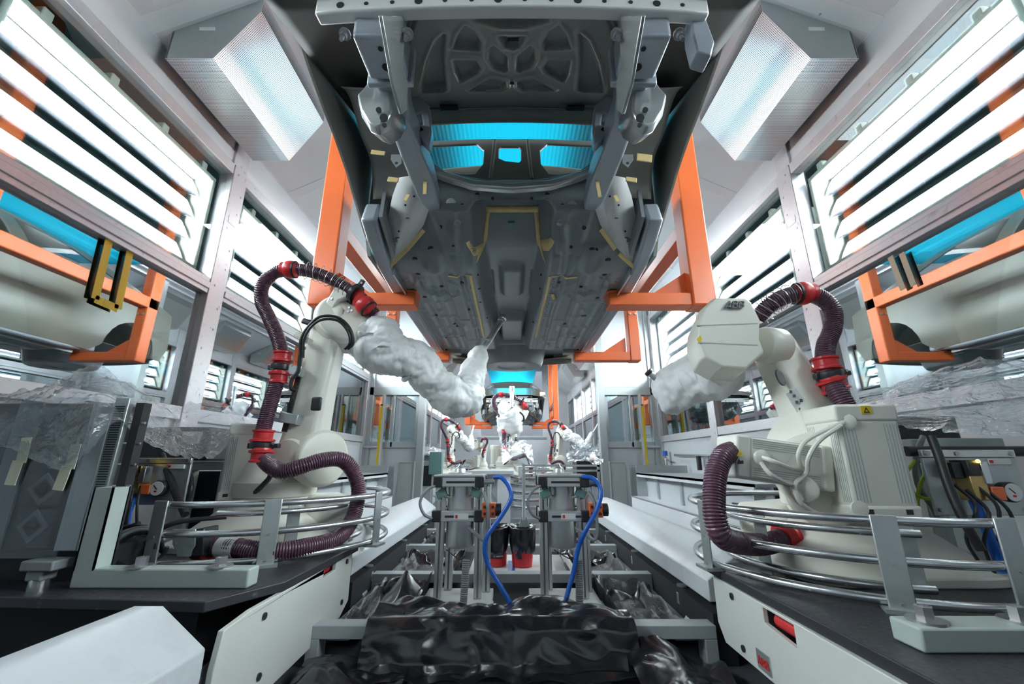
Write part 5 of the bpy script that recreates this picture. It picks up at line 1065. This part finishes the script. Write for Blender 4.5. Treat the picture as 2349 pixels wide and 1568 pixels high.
# frames behind the robots
t = thing('support_frame', 'green grey tube frame around a navy screen behind the left robot motor', 'frame', at(480, 1200, Y=2.9))
a, b = at(430, 1068, Y=3.02), at(530, 1068, Y=3.02)
MB().box(a.x-.35, b.x+.1, 2.99, 3.05, a.z-.03, a.z+.03).build('top_tube', 'green_grey', t, bevel=.006)
for px in (437, 518): p = at(px, 1100, Y=3.02); MB().box(p.x-.03, p.x+.03, 2.99, 3.05, ZP, a.z-.03).build('post', 'green_grey', t, bevel=.006)
p0, p1 = at(449, 1080, Y=3.07), at(508, 1150, Y=3.07); MB().box(p0.x, p1.x, 3.07, 3.08, ZP, p0.z).build('screen', 'navy_cloth', t)
MB().box(a.x-.35, b.x+.1, 3.07, 3.08, a.z+.03, a.z+.1).build('back_plate', 'white_label', t)
t = thing('support_frame', 'green grey tube frame carrying the equipment behind the right robot', 'frame', at(2200, 1180, Y=2.0))
for py in (1020, 1075): p0, p1 = at(2125, py, Y=2.0), at(2380, py, Y=2.0); MB().box(p0.x, 2.28, 1.97, 2.03, p0.z-.03, p0.z+.03).build('cross_tube', 'green_grey', t, bevel=.006)
for px in (2125, 2200): p = at(px, 1100, Y=2.04); MB().box(p.x-.035, p.x+.035, 2.03, 2.1, ZP, .1).build('post', 'green_grey', t, bevel=.006)
p0, p1 = at(2120, 1090, Y=2.1), at(2200, 1150, Y=2.1); MB().box(p0.x, p1.x, 2.1, 2.11, p1.z, p0.z).build('white_panel', 'white_label', t)
MB().rod((1.75, 1.9, .04), (2.29, 1.9, .04), .022).build('black_bar', 'black_rubber', t)
MB().box(1.96, 2.26, 2.2, 2.22, ZP, -.1).build('back_panel', 'grey_paint', t)
_old = set(C.objects); PITS = -.86/KW
# ---------------------------------------------------------------- wall benches on both sides
for s, sd in ((-1, 'left'), (1, 'right')):
    t = thing('wall_bench', 'grey metal bench with a shelf lip along the %s wall' % sd, 'bench', (s*1.9, 4.2, PITS)); X = lambda a, b: sorted((s*a, s*b))
    MB().box(*X(1.60, 2.26), 2.9, 5.6, -.17, -.15).build('shelf', 'galv', t); MB().box(*X(1.60, 1.61), 2.9, 5.6, -.195, -.15).build('lip', 'white_beam', t)
    MB().box(*X(1.72, 1.73), 2.9, 5.6, -.43, -.17).build('recess_panel', 'grey_paint', t); MB().box(*X(1.52, 1.54), 2.9, 5.6, PITS, -.43).build('lower_panel', 'white_beam', t, bevel=.004); MB().box(*X(1.52, 1.73), 2.9, 5.6, -.44, -.43).build('ledge', 'white_beam', t)
    MB().box(*X(1.60, 2.26), 5.58, 5.6, -.6, -.06).build('end_panel', 'galv', t)
    for y in (3.6, 4.4, 5.1): MB().box(*X(1.70, 1.72), y, y+.05, -.43, -.17).build('divider', 'galv', t)
    for y in (3.35, 3.95):
        o = MB().box(*X(1.695, 1.72), y, y+.07, -.39, -.31).build('socket_box', 'ink', t, bevel=.006); MB().box(*X(1.69, 1.695), y+.02, y+.05, -.37, -.33).build('socket_face', 'grey_cable', o)
    # metal doors at the partition
    d = thing('metal_door', 'bright framed sheet metal door beside the %s partition' % sd, 'door leaf', (s*1.75, 6.2, PITS))
    q = MB().plate([(1.62, PITS), (1.90, PITS), (1.90, -.06), (1.62, -.06)], [[(1.645, PITS+.1), (1.875, PITS+.1), (1.875, -.085), (1.645, -.085)]], lambda a, b, e: (s*a, 5.98+e, b), .02); q.build('frame', 'satin_alu', d); MB().box(*X(1.645, 1.875), 5.99, 5.995, PITS+.1, -.085).build('panel', 'mirror_metal', d)
    d2 = thing('metal_panel', 'dull grey metal panel next to the framed door on the %s' % sd, 'panel', (s*1.45, 6.2, PITS))
    MB().box(*X(1.38, 1.60), 6.1, 6.12, PITS, -.02).build('sheet', 'grey_paint', d2); q = MB().plate([(1.37, PITS), (1.61, PITS), (1.61, -.01), (1.37, -.01)], [[(1.385, PITS+.1), (1.595, PITS+.1), (1.595, -.025), (1.385, -.025)]], lambda a, b, e: (s*a, 6.09+e, b), .02); q.build('frame', 'satin_alu', d2)
    yp = thing('light_barrier', 'yellow light barrier post at the %s partition' % sd, 'post', (s*2.02, 6.45, -.25))
    MB().box(*X(1.995, 2.035), 6.43, 6.48, -.25, .82).build('yellow_bar', 'yellow', yp, bevel=.004); MB().box(*X(1.97, 1.995), 6.43, 6.48, -.25, 1.0).build('profile', 'satin_alu', yp); MB().box(*X(1.995, 2.035), 6.43, 6.48, .82, .84).build('cap', 'black_plastic', yp)
    MB().rod((s*2.03, 6.45, .20), (s*2.25, 6.5, .20), .02).build('bracket', 'bolt_steel', yp)
# wall valve and pipe on the right
t = thing('air_valve', 'small wall valve with a blue knob on the right wall', 'valve', (2.2, 5.5, .0))
p = at(1527, 1055, X=2.22); MB().box(p.x-.02, p.x+.02, p.y-.03, p.y+.03, p.z-.22, p.z+.03).build('body', 'bolt_steel', t, bevel=.005); MB().rod(p+V((0, 0, .03)), p+V((0, 0, .06)), .015).build('stem', 'brass', t); MB().rod(p+V((0, 0, .06)), p+V((0, 0, .13)), .035).build('knob', 'blue_hose', t)
MB().rod(p+V((0, -.15, 0)), p+V((0, .1, 0)), .012).build('pipe', 'steel', t)
t = thing('air_pipe', 'horizontal steel pipe with black drop hoses on the right wall', 'pipe', (2.25, 4.2, 0)); a, b = at(1548, 1043, X=2.25), at(1690, 1046, X=2.25); MB().rod(a, b, .016).build('pipe', 'steel', t)
for px in (1602, 1630): p = at(px, 1046, X=2.24); MB().rod(p, p+V((0, 0, -.16)), .028).build('drop_hose', 'black_rubber', t); MB().rod(p, p+V((0, 0, -.06)), .02).build('fitting', 'brass', t)
# marks on the glass and things outside it
q = MB(); xg = -WX+.008
A = [at(x, y, X=xg) for x, y in ((250, 552), (218, 685), (270, 708), (300, 570))]
for a, b in zip(A, A[1:]): q.bar(a, b, .045, .002, (1, 0, 0))
o = q.build('marking_tape', 'yellow'); tag(o, 'yellow U of marking tape on the near left window pane', 'tape')
for k, (x0, x1) in enumerate(((2032, 2072), (2058, 2096))):
    q = MB(); a, b = at(x0+10, 580 if k else 588, X=WX-.008), at(x1, 655 if k else 664, X=WX-.008); q.bar(a, b, .035, .002, (1, 0, 0)); o = q.build('paper_strip', 'tape_pale'); tag(o, 'pale paper strip on the near right pane, the %s of the pair' % ('rear' if k == 0 else 'front'), 'strip')
t = thing('control_cabinet', 'pale blue control cabinet outside the near right window', 'cabinet', (3.0, 2.0, PITS)); p0, p1 = at(2125, 555, X=2.75), at(2255, 700, X=2.75)
MB().box(2.75, 3.2, 1.75, 2.45, PITS, 1.75).build('body', 'grey_paint', t, bevel=.01); MB().box(2.74, 2.75, 1.9, 1.95, .9, 1.0).build('latch', 'ink', t)
t = thing('mesh_screen', 'wire mesh screen outside the glass at the right edge', 'screen', (2.9, 1.3, PITS)); q = MB()
for k in range(15): q.box(2.9, 2.904, .95+.05*k, .954+.05*k, .5, 1.9)
for k in range(28): q.box(2.9, 2.904, .95, 1.66, .5+.05*k, .504+.05*k)
q.build('wire_mesh', 'steel', t, flat=True); MB().box(2.88, 2.92, .92, .95, PITS, 1.95).build('post', 'galv', t); MB().box(2.88, 2.92, 1.66, 1.69, PITS, 1.95).build('post', 'galv', t)
t = thing('signal_tower', 'signal tower with a lit green lamp behind the right glass', 'signal lamp', at(1882, 800, X=2.7)); p = at(1882, 775, X=2.7)
for dz, m in ((0, 'lamp_green'), (.06, 'yellow'), (.12, 'red')): MB().rod(p+V((0, 0, dz)), p+V((0, 0, dz+.055)), .03).build('lamp', m, t)
MB().rod(p+V((0, 0, -2.5)), p, .015).build('pole', 'bolt_steel', t)

enlarge([o for o in C.objects if o not in _old]); PITS = -.86

# ================================================================ the far end of the line
T = lambda dx, dy, dz: V((dx, dy, dz))
d = dup(lr, V((-.18, 8.6, -.36)), 'white robot standing in the middle of the line, grey bag straight under the far car', drop=('wrist_bag', 'spray_lance', 'lance_head', 'ball_collar')); d.scale = (1, 1, 1)
bagtube([V((-.08, 8.9, .40)), V((-.06, 8.8, .52)), V((-.05, 8.6, .72)), V((-.07, 8.5, .92)), V((-.12, 8.45, 1.02)), V((-.02, 8.4, 1.06))], interp([.18, .22, .27, .25, .17, .05]), 'wrist_bag', d, amp=.05, seed=8., n=40, k=16)
for o in d.children:
    if o.name.startswith('wrist_bag'): o.matrix_parent_inverse = Matrix.Translation(-d.location)
o = MB().rod((-.01, 8.4, 1.04), (.0, 8.4, 1.40), .04).build('spray_lance', 'satin_alu', d); MB().rod((0, 8.4, 1.36), (.0, 8.4, 1.46), .052).build('lance_head', 'galv', d)
far = [(lr, V((-1.62, 10.2, -.38)), 35, 'small far robot with a white bag beside the green switch box'), (rr, V((-.95, 13.6, -.38)), -30, 'farthest robot, lettered cover just left of the middle robot hose'),
       (lr, V((1.1, 10.6, -.38)), -60, 'small far robot on the right, white bag held out to the right')]
for src, loc, rz, lab in far: dup(src, loc, lab, rotz=math.radians(rz), sc_=(.8, .8, .8))
for k, (x, y, lab) in enumerate(((-.18, 8.6, 'tube cage around the middle robot'), (-1.62, 10.2, 'tube cage around the far left robot'), (1.1, 10.6, 'tube cage around the far right robot'))):
    dup(rc if k else lc, V((x, y, -.38)), lab, rotz=math.radians(-60 if k else 40))
for x, y, lab in ((-.18, 8.6, 'pale plinth under the middle robot'), (-1.62, 10.2, 'pale plinth under the far left robot'), (1.1, 10.6, 'pale plinth under the far right robot'), (-.95, 13.6, 'pale plinth under the farthest robot')):
    t = thing('robot_plinth', lab, 'plinth', (x, y, PITS), 'plinths under the far robots'); MB().box(x-.5, x+.5, y-.5, y+.5, -.42, -.38).build('top_plate', 'grey_paint', t); MB().box(x-.4, x+.4, y-.42, y+.42, PITS, -.42).build('body', 'white_beam', t)
t = thing('work_table', 'pale steel work table between the pumps and the middle robot', 'table', (-.1, 5.8, PITS))
MB().box(-.55, .02, 5.3, 6.2, -.16, -.12).build('table_top', 'grey_paint', t); MB().box(-.18, -.02, 5.35, 5.5, PITS, -.16).build('leg', 'white_beam', t, bevel=.004); MB().box(-.52, -.42, 5.35, 5.5, PITS, -.16).build('leg', 'white_beam', t, bevel=.004)
MB().box(-.5, .02, 6.0, 6.1, PITS, -.16).build('back_frame', 'white_beam', t); q = MB(); q.bar((-.40, 5.42, -.2), (-.15, 5.42, -.55), .05, .05); q.build('brace', 'galv', t)
t = thing('bar_rack', 'low steel bar rack on the right of the work table', 'rack', (.6, 5.6, PITS))
for z in (-.06, -.12): MB().box(.13, 1.1, 5.4, 5.44, z-.012, z+.012).build('bar', 'steel', t)
for x in (.15, .6, 1.08): MB().box(x-.015, x+.015, 5.4, 5.44, PITS, -.05).build('post', 'steel', t)
for k in range(5): MB().tube([(-.05+.0*k, 5.9, -.22-.09*k), (.15, 5.75, -.23-.09*k), (.45, 5.8, -.22-.09*k)], .02, 8).build('curved_bar', 'steel', t)
t = thing('switch_box', 'green grey switch box on a stand left of the pumps', 'switch box', at(998, 1100, Y=8.4)); p0, p1 = at(985, 1036, Y=8.4), at(1012, 1088, Y=8.4)
MB().box(p0.x, p1.x, 8.4, 8.6, p1.z, p0.z).build('box', 'green_box', t, bevel=.01); MB().box(p0.x+.06, p0.x+.1, 8.45, 8.5, PITS, p1.z).build('stand', 'grey_paint', t)
film_ctrl('dust_sheet', [[(1148, 1015, 7.6), (1175, 1005, 7.6), (1205, 1010, 7.6), (1222, 1030, 7.6)], [(1150, 1045, 7.4), (1180, 1035, 7.3), (1205, 1040, 7.3), (1224, 1050, 7.4)], [(1152, 1068, 7.3), (1180, 1068, 7.2), (1208, 1070, 7.2), (1226, 1072, 7.3)]], 'clear plastic sheet hanging beside the middle robot', .05, 40, 24, seed=3., sc_=4, m='far_film')
film_ctrl('dust_sheet', [[(1298, 1030, 9), (1325, 1018, 9), (1350, 1022, 8.6), (1382, 1020, 8.2)], [(1300, 1048, 8.8), (1330, 1042, 8.5), (1355, 1045, 8.2), (1384, 1045, 8)], [(1302, 1060, 8.6), (1330, 1062, 8.3), (1358, 1064, 8), (1385, 1070, 7.8)]], 'clear plastic sheet over far equipment on the right', .06, 40, 24, seed=13., sc_=4, m='far_film')
t = thing('far_equipment', 'dark equipment rack under the far right plastic sheet', 'equipment', (1.5, 9.0, PITS)); MB().box(1.3, 2.1, 8.7, 9.3, -.5, .1).build('housing', 'black_plastic', t, bevel=.01); MB().box(1.3, 2.1, 8.68, 8.7, .02, .1).build('top_strip', 'galv', t); MB().box(1.32, 2.08, 8.72, 9.28, PITS, -.5).build('plinth', 'grey_paint', t)
t = thing('far_equipment', 'dark equipment rack behind the switch box on the left', 'equipment', (-2.1, 9.3, PITS)); MB().box(-2.7, -1.65, 9.0, 9.6, -.5, .15).build('housing', 'black_plastic', t, bevel=.01); MB().box(-2.7, -1.65, 8.98, 9.0, -.1, .0).build('front_strip', 'galv', t); MB().box(-2.68, -1.67, 9.02, 9.58, PITS, -.5).build('plinth', 'grey_paint', t)
film_ctrl('dust_sheet', [[(970, 1022, 9.3), (990, 1015, 9.3), (1010, 1020, 9.3)], [(970, 1040, 9), (990, 1036, 9), (1012, 1040, 9)], [(972, 1058, 8.9), (990, 1060, 8.9), (1014, 1056, 8.9)]], 'clear plastic sheet over the equipment rack behind the switch box', .05, 30, 20, seed=21., sc_=4, m='far_film')
